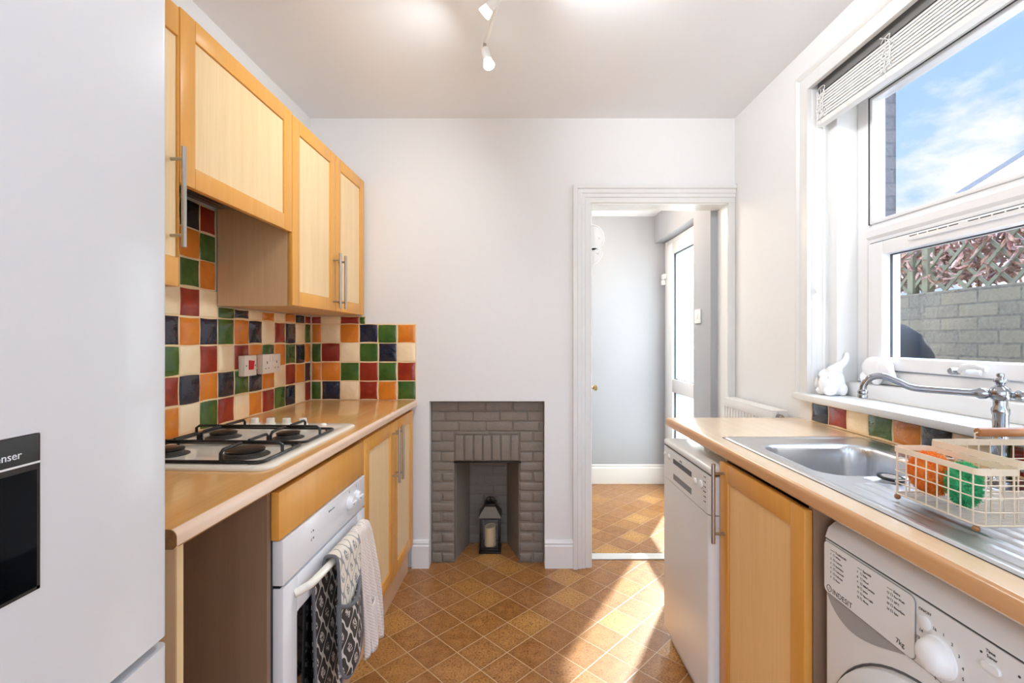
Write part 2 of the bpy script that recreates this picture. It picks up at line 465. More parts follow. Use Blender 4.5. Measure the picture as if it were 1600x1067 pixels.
def struct(name, mb, mats, left=False, label=None, cat=None, base=(0, 0, 0)):
    return single(name, mb, mats, label, cat, base, left, None, 'structure')
def copy_thing(root, delta, label, left=False):
    r = root.copy(); COL.objects.link(r); r['label'] = label
    d = Vector(delta)
    if left: d = Vector((d.x*CA+d.y*SA, -d.x*SA+d.y*CA, d.z))
    r.location = root.location+d; BASE[r.name] = BASE[root.name]
    for ch in root.children:
        c = ch.copy(); COL.objects.link(c); c.parent = r
        for gch in ch.children:
            q = gch.copy(); COL.objects.link(q); q.parent = c
    return r

# ================================================================== THE ROOM
struct('floor', MB().box(-1.45, 1.32, -1.7, 4.2, -0.06, 0.0), M['floor'], label='brown cork-look vinyl floor in diagonal squares', cat='floor')
struct('ceiling', MB().box(-1.45, 1.46, -1.7, D+0.02, CEIL, CEIL+0.1), M['ceil'], label='white painted kitchen ceiling', cat='ceiling')
# back wall with the fireplace hole and the doorway
FX0, FX1, FZ = -0.453, 0.179, 0.910      # fireplace hole
OX0, OX1, OZ = 0.432, 1.187, 1.995       # doorway
BY = 2.70
b = MB()
b.box(-1.45, FX0, D, BY, 0, CEIL).box(FX0, FX1, D, BY, FZ, CEIL).box(FX1, OX0, D, BY, 0, CEIL)
b.box(OX0, OX1, D, BY, OZ, CEIL).box(OX1, 1.45, D, BY, 0, CEIL)
struct('wall_back', b, M['wall'], label='white wall with small fireplace and doorway', cat='wall')
struct('wall_left', MB().box(-0.12, 0.0, -4.3, 0.06, 0, CEIL), M['wall'], left=True, label='white wall behind the wall cupboards', cat='wall')
# right wall with window opening
WY0, WY1, WZ0, WZ1 = 0.86, 1.925, 1.03, 2.335
b = MB()
b.box(XR, 1.46, -1.7, WY0, 0, CEIL).box(XR, 1.46, WY1, D+0.0, 0, CEIL)
b.box(XR, 1.46, WY0, WY1, 0, WZ0-0.03).box(XR, 1.46, WY0, WY1, WZ1, CEIL)
struct('wall_right', b, M['wall'], label='white wall with the sash window over the sink', cat='wall')

# fireplace -------------------------------------------------------------
fp = thing('fireplace', 'small grey-brown painted brick fireplace set in the white back wall', 'fireplace', (-0.137, 2.63, 0))
FY = 2.629
b = MB()
CH = 0.0565
ox0, ox1, oz = -0.320, 0.039, 0.565
def brick(mb, x0, x1, z0, z1, y0=FY, y1=FY+0.05, bev=0.0055):
    j = lambda a: a*(random.random()-0.5)
    n0 = len(mb.v)
    mb.box(x0+0.0024+j(0.003), x1-0.0024+j(0.003), y0+j(0.004), y1, z0+0.0026+j(0.003), z1-0.0026+j(0.003), bev, 3)
for r in range(16):
    z0 = r*CH; z1 = z0+CH-0.0006
    if r >= 13:
        x = FX0-(0.0 if r % 2 else 0.07); w = 0.152
        while x < FX1-0.01:
            a, c = max(x, FX0+0.001), min(x+w, FX1-0.001)
            if c-a > 0.015: brick(b, a, c, z0, z1)
            x += w
    else:
        left_edge = ox0 if r < 10 else -0.322
        right_edge = ox1 if r < 10 else 0.041
        bv = 0.012 if r < 10 else 0.005
        if r % 2:
            brick(b, FX0+0.001, left_edge, z0, z1, bev=bv); brick(b, right_edge, FX1-0.001, z0, z1, bev=bv)
        else:
            m1 = FX0+0.058; brick(b, FX0+0.001, m1, z0, z1); brick(b, m1, left_edge, z0, z1, bev=bv)
            m2 = FX1-0.062; brick(b, right_edge, m2, z0, z1, bev=bv); brick(b, m2, FX1-0.001, z0, z1)
for k in range(7):
    w = (0.041+0.320)/7
    brick(b, -0.320+k*w, -0.320+(k+1)*w, oz+0.004, 0.715, y0=FY-0.004, bev=0.006)
brick(b, -0.320, -0.13, 0.716, 0.734); brick(b, -0.13, 0.041, 0.716, 0.734)
b.box(FX0+0.002, ox0-0.002, FY+0.0065, FY+0.06, 0, FZ-0.003).box(ox1+0.002, FX1-0.002, FY+0.0065, FY+0.06, 0, FZ-0.003)
b.box(ox0-0.002, ox1+0.002, FY+0.0065, FY+0.06, oz+0.004, FZ-0.003)
part('brick_surround', b, M['brick_paint'], fp)
b = MB()
bx0, bx1, byk = -0.259, -0.031, 2.885
b.loft([[(ox0-0.02, FY+0.05, 0.0), (bx0-0.02, byk+0.02, 0.0), (bx0-0.02, byk+0.02, 0.70), (ox0-0.02, FY+0.05, 0.70)],
        [(ox0+0.003, FY+0.05, 0.0), (bx0, byk, 0.0), (bx0, byk, 0.70), (ox0+0.003, FY+0.05, 0.70)]])
b.loft([[(ox1+0.02, FY+0.05, 0.0), (bx1+0.02, byk+0.02, 0.0), (bx1+0.02, byk+0.02, 0.70), (ox1+0.02, FY+0.05, 0.70)],
        [(ox1-0.003, FY+0.05, 0.0), (bx1, byk, 0.0), (bx1, byk, 0.70), (ox1-0.003, FY+0.05, 0.70)]])
for k in range(11):     # rough courses at the back and sides
    z0 = k*0.06
    brick(b, bx0-0.004, (bx0+bx1)/2+(0.03 if k % 2 else -0.03), z0, z0+0.058, byk-0.002, byk+0.03, 0.006)
    brick(b, (bx0+bx1)/2+(0.03 if k % 2 else -0.03), bx1+0.004, z0, z0+0.058, byk-0.002, byk+0.03, 0.006)
b.box(ox0-0.02, ox1+0.02, FY+0.05, byk+0.03, 0.70, 0.72)
b.box(bx0-0.03, bx1+0.03, byk+0.0025, byk+0.06, 0.0, 0.72)
b.box(-0.6, bx0-0.02, byk+0.02, byk+0.06, 0.0, 0.9).box(bx1+0.02, 0.25, byk+0.02, byk+0.06, 0.0, 0.9)
part('firebox', b, M['brick_paint'], fp)
part('lintel_bar', MB().box(ox0-0.005, ox1+0.012, FY-0.003, FY+0.05, oz-0.005, oz+0.003, 0.001), M['lantern'], fp)

# skirting boards ---------------------------------------------------------
def skirt(name, x0, x1, y, h=0.152, d=0.018):
    prof = [(y, 0), (y-d, 0), (y-d, h-0.032), (y-d*0.55, h-0.026), (y-d*0.85, h-0.016), (y-d*0.6, h-0.004), (y-d*0.2, h), (y, h)]
    return struct(name, MB().prism(prof, 'x', x0, x1), M['gloss_white'])
skirt('baseboard_back_1', -0.548, FX0-0.001, D-0.0005)
skirt('baseboard_back_2', FX1+0.001, 0.333, D-0.0005)

# doorway lining and architrave ------------------------------------------------
b = MB()
b.box(OX0, OX0+0.006, D-0.004, BY+0.004, 0, OZ).box(OX1-0.006, OX1, D-0.004, BY+0.004, 0, OZ).box(OX0, OX1, D-0.004, BY+0.004, OZ-0.006, OZ)
struct('trim_1', b, M['gloss_white'], label='white painted lining of the doorway', cat='door lining')
def arch_prof(w):
    return [(0, 0), (0, 0.026), (0.012, 0.030), (0.022, 0.030), (0.026, 0.022), (0.045, 0.021), (0.050, 0.016), (0.066, 0.016), (0.070, 0.010), (w-0.004, 0.010), (w, 0.006), (w, 0)]
b = MB()
w = OX0-0.333
pr = arch_prof(w)    # from the outer edge inwards
outer = lambda t: t
ringL0 = [(0.333+p[0], D-0.0005-p[1], 0.0) for p in pr]
ringL1 = [(0.333+p[0], D-0.0005-p[1], OZ+w-p[0]) for p in pr]
ringR1 = [(XR-0.002, D-0.0005-p[1], OZ+w-p[0]) for p in pr]
b.loft([ringL0, ringL1, ringR1])
b.box(OX1-0.002, XR-0.002, D-0.012, D-0.0005, 0, OZ+0.002)
struct('trim_2', b, M['old_gloss'], label='moulded white architrave round the doorway', cat='architrave')
struct('trim_3', MB().box(OX0+0.007, OX1-0.007, 2.665, 2.735, 0.0005, 0.008, 0.003), M['gloss_white'], label='white threshold strip across the doorway floor', cat='threshold')

# ================================================================== THE ROOM BEYOND
FRX0, FRX1, FRY, FRC = 0.36, 1.32, 4.08, 2.314
b = MB(); b.box(FRX0-0.1, 1.45, FRY, FRY+0.12, 0, FRC+0.1)
struct('wall_hall_end', b, M['grey_wall'], label='grey wall at the end of the room beyond', cat='wall')
b = MB(); b.box(FRX0-0.1, FRX0, BY+0.001, FRY, 0, FRC+0.1)
struct('wall_hall_left', b, M['grey_wall'], label='grey side wall of the room beyond', cat='wall')
DY0, DY1, DZT = 3.10, 4.035, 2.075
b = MB()
b.box(1.14, 1.45, BY+0.001, 2.955, 0, FRC).box(FRX1, 1.45, 2.955, DY0-0.05, 0, FRC).box(FRX1, 1.45, DY0-0.05, FRY, DZT+0.005, FRC)
b.box(FRX1, 1.45, DY1+0.003, FRY, 0, DZT+0.005)
b.box(1.238, FRX1, 2.957, FRY, 2.08, FRC)
struct('wall_hall_right', b, M['grey_wall'], label='grey wall with the glazed back door', cat='wall')
struct('ceiling_hall', MB().box(FRX0-0.1, 1.45, BY+0.001, FRY+0.1, FRC, FRC+0.08), M['ceil'], label='white ceiling of the room beyond', cat='ceiling')
h = 0.165; d = 0.018; y = FRY-0.0005
struct('baseboard_hall', MB().prism([(y, 0), (y-d, 0), (y-d, h-0.03), (y-d*0.5, h-0.022), (y-d*0.7, h-0.008), (y-d*0.2, h), (y, h)], 'x', FRX0+0.001, FRX1-0.001), M['gloss_white'])
# glazed outer door (on the right)
dr = thing('door_1', 'white back door with obscured glass panels', 'door', (1.34, 3.55, 0), kind='structure')
b = MB()
b.box(1.315, 1.40, DY1-0.035, DY1, 0, DZT, 0.004).box(1.315, 1.40, DY0-0.045, DY0, 0, DZT, 0.004).box(1.315, 1.40, DY0, DY1-0.035, DZT-0.035, DZT, 0.004)
part('door_frame', b, M['upvc'], dr)
b = MB(); X0, X1 = 1.305, 1.37; y0, y1 = DY0+0.002, DY1-0.04
gy0, gy1 = y0+0.13, 3.835
b.box(X0, X1, gy1, y1, 0.02, DZT-0.04, 0.004).box(X0, X1, y0, gy0, 0.02, DZT-0.04, 0.004)
b.box(X0, X1, gy0, gy1, 1.945, DZT-0.04, 0.004).box(X0, X1, gy0, gy1, 0.82, 0.925, 0.004).box(X0, X1, gy0, gy1, 0.02, 0.16, 0.004)
lf = part('door_leaf', b, M['upvc'], dr)
part('glass', MB().box(1.335, 1.343, gy0-0.005, gy1+0.005, 0.92, 1.95).box(1.335, 1.343, gy0-0.005, gy1+0.005, 0.155, 0.825), M['frosted'], lf)
b = MB()
for za, zb in ((0.925, 1.945), (0.16, 0.82)):
    b.box(1.322, 1.334, gy0, gy0+0.006, za, zb).box(1.322, 1.334, gy1-0.006, gy1, za, zb).box(1.322, 1.334, gy0, gy1, za, za+0.006).box(1.322, 1.334, gy0, gy1, zb-0.006, zb)
part('glazing_seal', b, M['seal'], lf)
sn = thing('door_sensor', 'small white alarm contact at the edge of the glazed door', 'sensor', (1.30, 4.02, 1.755))
part('magnet', MB().box(1.275, 1.304, 3.96, 4.02, 1.758, 1.80, 0.006), M['gloss_white'], sn)
part('contact', MB().box(1.275, 1.304, 3.985, 4.03, 1.71, 1.752, 0.006), M['gloss_white'], sn)
# light switch on the grey nib
ls = thing('light_switch', 'white light switch on the grey wall beyond the doorway', 'light switch', (1.139, 2.87, 1.39))
part('plate', MB().box(1.129, 1.139, 2.827, 2.913, 1.347, 1.433, 0.003), M['gloss_white'], ls)
part('rocker', MB().box(1.124, 1.130, 2.855, 2.885, 1.375, 1.41, 0.002), M['gloss_white'], ls)
# white inner door standing open, edge towards the kitchen
dr2 = thing('door_2', 'white internal door standing open against the far side', 'door', (0.44, 2.8, 0), kind='structure')
b = MB().box(0.418, 0.460, 2.742, 3.45, 0.008, 1.985, 0.002)
lf = part('door_leaf', b, M['gloss_white'], dr2)
b = MB().lathe([(0.022, 0), (0.022, 0.004), (0.008, 0.006), (0.008, 0.022), (0.016, 0.027), (0.020, 0.036), (0.016, 0.044), (0.001, 0.047)], (0.4605, 2.80, 0.962), (1, 0, 0), 18)
part('door_knob', b, M['brass'], lf)
for (zc, r, lab) in ((1.842, 0.075, 'round white hook plate at the top edge of the open door, upper'), (1.752, 0.062, 'cut-out round white hook plate below the other on the open door')):
    y = 2.752
    t = thing('hook_plate', lab, 'hook', (0.462, y, zc))
    xc = 0.4625
    b = MB(); n = 18
    pts = [(xc+max(0, math.cos(-PI/2+PI*i/n))*r, zc+math.sin(-PI/2+PI*i/n)*r) for i in range(n+1)]
    if r < 0.07:
        pts = [p for p in pts if p[1] < zc+0.03]+[(xc+0.05, zc+0.012), (xc+0.038, zc+0.004), (xc+0.036, zc+0.03), (xc, zc+0.03)]
    b.prism(pts, 'y', y-0.004, y+0.004)
    part('plate', b, M['porcelain'], t)
    part('rim', MB().tube([(xc+max(0.001, math.cos(a))*r, y-0.004, zc+math.sin(a)*r) for a in [(-PI/2+(PI if r > 0.07 else PI*0.62)*i/16) for i in range(17)]], 0.0035, 6), M['porcelain'], t)
    part('peg', MB().ball((xc+r*0.62, y-0.008, zc), 0.007, 10, 8), M['gloss_white'], t)

# ================================================================== WINDOW (right wall)
FXW = 1.37
wn = thing('window_1', 'white plastic window over the sink with opening lower light', 'window', (1.40, 1.4, 1.083), kind='structure')
fy0, fy1 = 0.93, 1.868
b = MB()
b.box(FXW, 1.44, 1.811, fy1, 1.085, 2.245, 0.006, 3).box(FXW, 1.44, fy0, 0.987, 1.085, 2.245, 0.006, 3)
b.box(FXW, 1.44, 0.987, 1.811, 2.176, 2.245, 0.006, 3).box(FXW, 1.44, 0.987, 1.811, 1.085, 1.136, 0.006, 3)
# transom, chamfered
b.prism([(FXW+0.004, 1.630), (FXW-0.006, 1.640), (FXW-0.006, 1.665), (FXW+0.012, 1.689), (1.44, 1.689), (1.44, 1.616), (FXW+0.004, 1.616)], 'y', 0.985, 1.813)
part('frame', b, M['upvc'], wn)
b = MB()
for (za, zb) in ((1.689, 2.176),):
    b.box(1.374, 1.405, 1.795, 1.809, za+0.001, zb-0.001, 0.003).box(1.374, 1.405, 0.989, 1.003, za+0.001, zb-0.001, 0.003)
    b.box(1.374, 1.405, 1.003, 1.795, za+0.001, za+0.014, 0.003).box(1.374, 1.405, 1.003, 1.795, zb-0.014, zb-0.001, 0.003)
part('glazing_bead', b, M['upvc'], wn)
part('upper_glass', MB().box(1.403, 1.409, 1.0, 1.798, 1.70, 2.166), M['glass'], wn)
b = MB()
b.box(1.372, 1.40, 1.8085, 1.8112, 1.689, 2.177).box(1.372, 1.40, 0.987, 1.811, 2.1745, 2.177)
b.box(1.3685, 1.372, 1.7935, 1.7975, 1.137, 1.616).box(1.3685, 1.372, 0.99, 1.797, 1.6125, 1.6165)
part('seal', b, M['seal'], wn)
b = MB(); sx0 = 1.355; sy0, sy1, sz0, sz1 = 1.006, 1.793, 1.140, 1.612
gy0, gy1, gz0, gz1 = sy0+0.068, 1.722, 1.186, 1.563
b.box(sx0, 1.425, gy1, sy1, sz0, sz1, 0.006, 3).box(sx0, 1.425, sy0, gy0, sz0, sz1, 0.006, 3)
b.box(sx0, 1.425, gy0, gy1, gz1, sz1, 0.005, 3).box(sx0, 1.425, gy0, gy1, sz0, gz0, 0.005, 3)
ss = part('sash', b, M['upvc'], wn)
part('glass', MB().box(1.392, 1.398, gy0-0.004, gy1+0.004, gz0-0.004, gz1+0.004), M['glass'], ss)
b = MB()
b.box(1.385, 1.391, gy1-0.004, gy1, gz0, gz1).box(1.385, 1.391, gy0, gy1, gz1-0.004, gz1).box(1.385, 1.391, gy0, gy0+0.004, gz0, gz1)
part('glazing_seal', b, M['seal'], ss)
# trickle vent
b = MB().box(1.343, 1.3548, 1.14, 1.60, 1.586, 1.606, 0.004)
tv = part('trickle_vent', b, M['upvc'], ss)
b = MB()
k = 0
y = 1.59
while y > 1.16:
    L = 0.03; b.box(1.3424, 1.3436, y-L, y, 1.5985, 1.6015); y -= L+0.006; k += 1
    if k % 5 == 0: y -= 0.025
part('slot', b, M['dark_grey'], tv)
# window handle
b = MB().box(1.343, 1.3548, 1.352, 1.428, 1.147, 1.163, 0.004)
hd = part('handle', b, M['gloss_white'], ss)
b = MB().lathe([(0.011, 0), (0.011, 0.02), (0.008, 0.026)], (1.345, 1.418, 1.156), (-1, 0, 0), 14)
part('lock', b, M['chrome'], hd)
pts = spline([(1.338, 1.40, 1.157), (1.322, 1.385, 1.160), (1.312, 1.362, 1.172), (1.310, 1.33, 1.176), (1.312, 1.30, 1.168)], 6)
part('lever', MB().tube(pts, [0.008]*6+[0.009]*(len(pts)-10)+[0.007]*4, 10), M['gloss_white'], hd)
# window board, raised inner board and box linings
b = MB().prism([(1.178, 1.012), (1.181, 1.003), (1.19, 1.0), (1.46, 1.0), (1.46, 1.03), (1.19, 1.03), (1.181, 1.026)], 'y', 0.82, 1.985)
struct('trim_4', b, M['old_gloss'], label='white painted window board above the sink', cat='window sill')
b = MB().box(1.32, 1.46, 0.87, 1.868, 1.0305, 1.083, 0.003)
struct('trim_5', b, M['gloss_white'], label='raised white inner ledge under the window frame', cat='window ledge')
b = MB()
b.box(XR-0.0, 1.29, 1.918, WY1, 1.0305, WZ1).box(1.29, 1.46, 1.868, WY1, 1.0305, WZ1, 0.002)
b.box(1.223, 1.29, WY0, WY0+0.008, 1.0305, WZ1).box(1.29, 1.46, WY0, 0.93, 1.0305, WZ1, 0.002)
b.box(1.325, 1.46, 0.93, 1.868, 2.247, WZ1)
b.cyl((1.27, 1.9165, 1.0305), (1.27, 1.9165, WZ1), 0.006, seg=8)
struct('trim_6', b, M['gloss_white'], label='white box linings of the window recess', cat='window lining')
# casing on the room face
b = MB()
pr = [(0, 0), (0, 0.020), (0.010, 0.024), (0.018, 0.020), (0.022, 0.014), (0.060, 0.013), (0.068, 0.018), (0.078, 0.018), (0.078, 0)]
cz = 2.272; cyF = 1.92
r0 = [(XR-0.0005-p[1], cyF+0.078-p[0], 1.0305) for p in pr]
r1 = [(XR-0.0005-p[1], cyF+0.078-p[0], cz+0.078-p[0]) for p in pr]
r2 = [(XR-0.0005-p[1], 0.787+p[0], cz+0.078-p[0]) for p in pr]
r3 = [(XR-0.0005-p[1], 0.787+p[0], 1.0305) for p in pr]
b.loft([r0, r1, r2, r3])
struct('trim_7', b, M['old_gloss'], label='moulded white casing round the window', cat='window casing')

# venetian blind drawn up -----------------------------------------------------------
bl = thing('venetian_blind', 'white slatted blind drawn right up at the window head', 'blind', (1.255, 1.4, 2.3))
by0, by1 = 0.875, 1.912
part('headrail', MB().box(1.242, 1.272, by0, by1, 2.246, 2.290, 0.002), M['grey_plastic'], bl, label='headrail greyed for the shadow above the slats')  # grey face stands for the shadow gap above the stack
b = MB()
for k in range(9):
    z = 2.138+k*0.0115
    j = random.uniform(-0.0015, 0.0015)
    b.loft([[(1.238+j, by0, z), (1.252+j, by0, z+0.0035), (1.266+j, by0, z), (1.266+j, by0, z+0.0075), (1.252+j, by0, z+0.0085), (1.238+j, by0, z+0.0075)],
            [(1.238+j, by1, z), (1.252+j, by1, z+0.0035), (1.266+j, by1, z), (1.266+j, by1, z+0.0075), (1.252+j, by1, z+0.0085), (1.238+j, by1, z+0.0075)]])
part('slat', b, M['gloss_white'], bl)
part('bottom_rail', MB().box(1.236, 1.268, by0, by1, 2.112, 2.134, 0.004), M['gloss_white'], bl)
for yc in (1.875, 1.55, 1.18):     # ladder cords bunched up over the stack
    pts = []
    for i in range(60):
        t = i/59; pts.append((1.2335-0.004*math.sin(t*23), yc+0.022*math.sin(t*31+yc)+0.008*math.sin(t*77), 2.135+0.125*abs(math.sin(t*13+yc*5))*(0.55+0.45*math.cos(t*7))))
    part('ladder_cord', MB().tube(spline(pts, 2), 0.0013, 5), M['gloss_white'], bl)
    part('ladder_cord', MB().tube([(1.2345, yc+0.006, 2.11), (1.2345, yc+0.006, 2.25)], 0.001, 5), M['gloss_white'], bl)
for (yc, xc, ze) in ((1.900, 1.2335, 1.475), (1.907, 1.2365, 1.095)):
    c = part('pull_cord', MB().tube([(xc, yc, 2.25), (xc, yc, 1.8), (xc, yc, ze)], 0.0011, 6), M['gloss_white'], bl)
    part('acorn', MB().lathe([(0.001, 0.0), (0.003, -0.002), (0.005, -0.012), (0.009, -0.026), (0.0095, -0.032), (0.006, -0.040), (0.001, -0.041)], (xc, yc, ze+0.002), (0, 0, 1), 14), M['gloss_white'], c)

# ================================================================== OUTSIDE
struct('ground_outside', MB().box(1.47, 15.0, -1.0, 13.0, -0.16, -0.1), M['paving'], label='grey paved yard outside', cat='ground')
single('garden_wall', MB().box(2.70, 2.92, -0.5, 5.6, -0.1, 1.555, 0.006), M['garden_brick'], 'low weathered yellow-grey brick wall across the yard', 'garden wall', (2.81, 2.5, -0.1))
single('house_return', MB().box(1.47, 2.245, 2.75, 2.95, -0.1, 4.4), M['pier_brick'], 'tall brick end wall darkened for shade at the left edge of the window view', 'brick wall', (1.9, 2.85, -0.1))
tr = thing('trellis', 'grey-green diagonal lattice trellis standing on the garden wall', 'trellis', (2.76, 2.6, 1.557))
b = MB(); tz0, tz1 = 1.56, 2.06; ty0, ty1 = 1.2, 4.5
def clipline(y0, sgn):
    pts = []
    for z in (tz0, tz1): pts.append((y0+sgn*(z-tz0), z))
    return pts
sp = 0.135; w = 0.015
y = ty0-0.5
while y < ty1+0.5:
    for sgn, x in ((1, 2.765), (-1, 2.755)):
        (ya, za), (yb, zb) = clipline(y, sgn)
        if min(ya, yb) > ty0-0.02 and max(ya, yb) < ty1+0.02:
            b.prism([(ya-w, za), (ya+w, za), (yb+w, zb), (yb-w, zb)], 'x', x-0.004, x+0.004)
    y += sp
part('lattice', b, M['garden_wood'], tr)
b = MB().box(2.745, 2.78, ty0, ty1, 2.05, 2.085, 0.003)
part('top_rail', b, M['garden_wood'], tr)
for yc in (1.6, 3.12, 3.235, 4.4):
    part('post', MB().box(2.735, 2.785, yc-0.022, yc+0.022, 1.557, 2.10, 0.003), M['garden_wood'], tr)
sh = thing('shrub', 'red-leaved shrub growing through the trellis behind the wall', 'shrub', (3.0, 2.6, -0.1))
b = MB(); R = random.Random(3)
for i in range(6500):
    c = Vector((2.83+abs(R.gauss(0, 0.22)), R.uniform(1.3, 4.4), R.uniform(1.62, 2.05)))
    if R.random() < 0.10: c.x = 2.70+R.random()*0.03
    L = R.uniform(0.022, 0.045); W = L*0.42
    q = Matrix.Rotation(R.uniform(0, 2*PI), 4, 'Z') @ Matrix.Rotation(R.uniform(-1.2, 1.2), 4, 'X') @ Matrix.Rotation(R.uniform(0, 2*PI), 4, 'Y')
    P = [(0, -L, 0), (W*0.8, -L*0.3, 0.004), (W*0.8, L*0.35, 0.004), (0, L, -0.006), (-W*0.8, L*0.35, 0.004), (-W*0.8, -L*0.3, 0.004), (0, 0, -0.003)]
    V = [c+(q @ Vector(p)) for p in P]
    b.add(V, [(0, 1, 6), (1, 2, 6), (2, 3, 6), (3, 4, 6), (4, 5, 6), (5, 0, 6)])
part('foliage', b, M['leaf'], sh)
b = MB()
for i in range(26):
    y = 1.4+i*0.115
    b.tube(spline([(3.02, y, -0.1), (3.02+R.uniform(-.05, .05), y+R.uniform(-.05, .05), 0.9), (3.0+R.uniform(-.05, .1), y+R.uniform(-.1, .1), 1.6), (2.9+R.uniform(-.1, .15), y+R.uniform(-.2, .2), 2.02)], 4), 0.008, 6)
part('stem', b, M['bark'], sh)
# covered barbecue
b = MB(); rings = []
for z, rx, ry in ((-0.1, 0.235, 0.21), (0.3, 0.24, 0.215), (0.8, 0.235, 0.21), (1.05, 0.228, 0.20), (1.18, 0.21, 0.185), (1.27, 0.165, 0.15), (1.32, 0.10, 0.09), (1.335, 0.03, 0.03)):
    ring = []
    for i in range(40):
        a = 2*PI*i/40; f = 1+0.025*math.sin(a*9)*(1 if z < 1.2 else 0.4)
        ring.append((1.795+rx*f*math.cos(a), 2.30+ry*f*math.sin(a), z))
    rings.append(ring)
b.loft(rings)
single('barbecue', b, M['cover'], 'barbecue under a black cover outside, before the brick wall', 'barbecue', (1.795, 2.30, -0.1))
# neighbouring gable
nb = thing('house', 'white rendered gable of a neighbouring house beyond the garden', 'house', (0, 0, 0))
sl, ridge = 0.64, 3.0
part('gable_wall', MB().prism([(0.10, -0.1), (6.0, -0.1), (6.0, 2.94), (ridge, 3.02+sl*ridge), (0.10, 3.02+sl*0.1)], 'y', 0.05, 6.0), M['render'], nb)
part('barge_board', MB().prism([(0, 2.98), (ridge, 2.98+sl*ridge), (ridge, 3.10+sl*ridge), (0, 3.10)], 'y', -0.02, 0.045), M['gloss_white'], nb)
part('roof', MB().prism([(-0.06, 3.055), (ridge, 3.10+sl*ridge), (6.06, 3.06), (6.06, 3.12), (ridge, 3.16+sl*ridge), (-0.06, 3.115)], 'y', -0.04, 6.05), M['roof'], nb)
nb.location = (5.74, 6.0, 0); nb.rotation_euler = (0, 0, math.radians(-46))

# ================================================================== CUPBOARDS: helpers
def bar_handle(parent, xf, n, y, z0, z1, name='handle'):
    """vertical bar handle; xf = door face, n = +1 / -1 outward direction in x"""
    x = xf+n*0.034
    b = MB().cyl((x, y, z0), (x, y, z1), 0.006, seg=14)
    for z in (z0+0.03, z1-0.03): b.cyl((xf, y, z), (x, y, z), 0.0045, seg=10)
    return part(name, b, M['steel'], parent, label='brushed steel bar handle')
def shaker(parent, xf, n, y0, y1, z0, z1, st=0.056, mats=('frame', 'panel'), name='door', stile1=None, rail=None):
    """framed door; y0<y1; xf front face, thickness 19 mm behind it"""
    xb = xf-n*0.019; b = MB(); s1 = st if stile1 is None else stile1
    rl = st if rail is None else rail
    b.box(xf, xb, y0, y0+st, z0, z1, 0.0022).box(xf, xb, y1-s1, y1, z0, z1, 0.0022)
    b.box(xf, xb, y0+st, y1-s1, z0, z0+rl, 0.0015).box(xf, xb, y0+st, y1-s1, z1-rl, z1, 0.0015)
    d = part(name, b, M[mats[0]], parent)
    part('panel', MB().box(xf-n*0.006, xb+n*0.001, y0+st+0.0016, y1-s1-0.0016, z0+rl+0.0016, z1-rl-0.0016), M[mats[1]], d, label='paler wood panel')
    return d
def carcass(parent, u0, u1, s0, s1, z0, z1, mat='carcass', t=0.016, top=True, name='carcass'):
    b = MB()
    b.box(u0, u1, -s1, -s1+t, z0, z1).box(u0, u1, -s0-t, -s0, z0, z1)
    b.box(u0, u1, -s1+t, -s0-t, z0, z0+t)
    if top: b.box(u0, u1, -s1+t, -s0-t, z1-t, z1)
    b.box(u0, u0+0.006, -s1+t, -s0-t, z0+t, z1-t)
    return part(name, b, M[mat], parent)
UF = 0.304      # face of the wall cupboards
# wall cupboard with two doors
c1 = thing('wall_cupboard', 'pale wood two-door wall cupboard in the corner, two bar handles', 'wall cupboard', (0.15, -0.39, 1.379), True)
carcass(c1, 0.011, UF-0.0205, 0.012, 0.781, 1.379, 2.107)
dd = shaker(c1, UF, 1, -0.3815, -0.013, 1.381, 2.108); bar_handle(dd, UF, 1, -0.352, 1.394, 1.644)
dd = shaker(c1, UF, 1, -0.7800, -0.3845, 1.381, 2.108); bar_handle(dd, UF, 1, -0.414, 1.394, 1.644)
# hood cupboard
c2 = thing('wall_cupboard', 'wide pale wood lift-up cupboard over the hob, no handle', 'wall cupboard', (0.15, -1.07, 1.77), True)
carcass(c2, 0.011, UF-0.0205, 0.7835, 1.355, 1.775, 2.112)
shaker(c2, UF, 1, -1.354, -0.7835, 1.658, 2.114)
hd = thing('cooker_hood', 'grey built-in extractor hood under the lift-up cupboard', 'cooker hood', (0.15, -1.07, 1.745), True)
part('housing', MB().box(0.014, 0.278, -1.353, -0.7845, 1.748, 1.773, 0.003), M['grey_plastic'], hd)
b = MB()
for k in range(10): b.box(0.04+k*0.021, 0.05+k*0.021, -1.30, -0.84, 1.744, 1.7475)
part('filter', b, M['steel'], hd)
part('lamp_cover', MB().box(0.19, 0.265, -0.90, -0.82, 1.743, 1.7478, 0.001), M['socket'], hd)
# tall-door cupboard next to the fridge
c3 = thing('wall_cupboard', 'pale wood wall cupboard with one bar handle beside the fridge', 'wall cupboard', (0.15, -1.55, 1.385), True)
carcass(c3, 0.011, UF-0.0205, 1.3575, 1.75, 1.388, 2.107)
dd = shaker(c3, UF, 1, -1.749, -1.3575, 1.388, 2.108, stile1=0.003, rail=0.075); bar_handle(dd, UF, 1, -1.386, 1.484, 1.737)

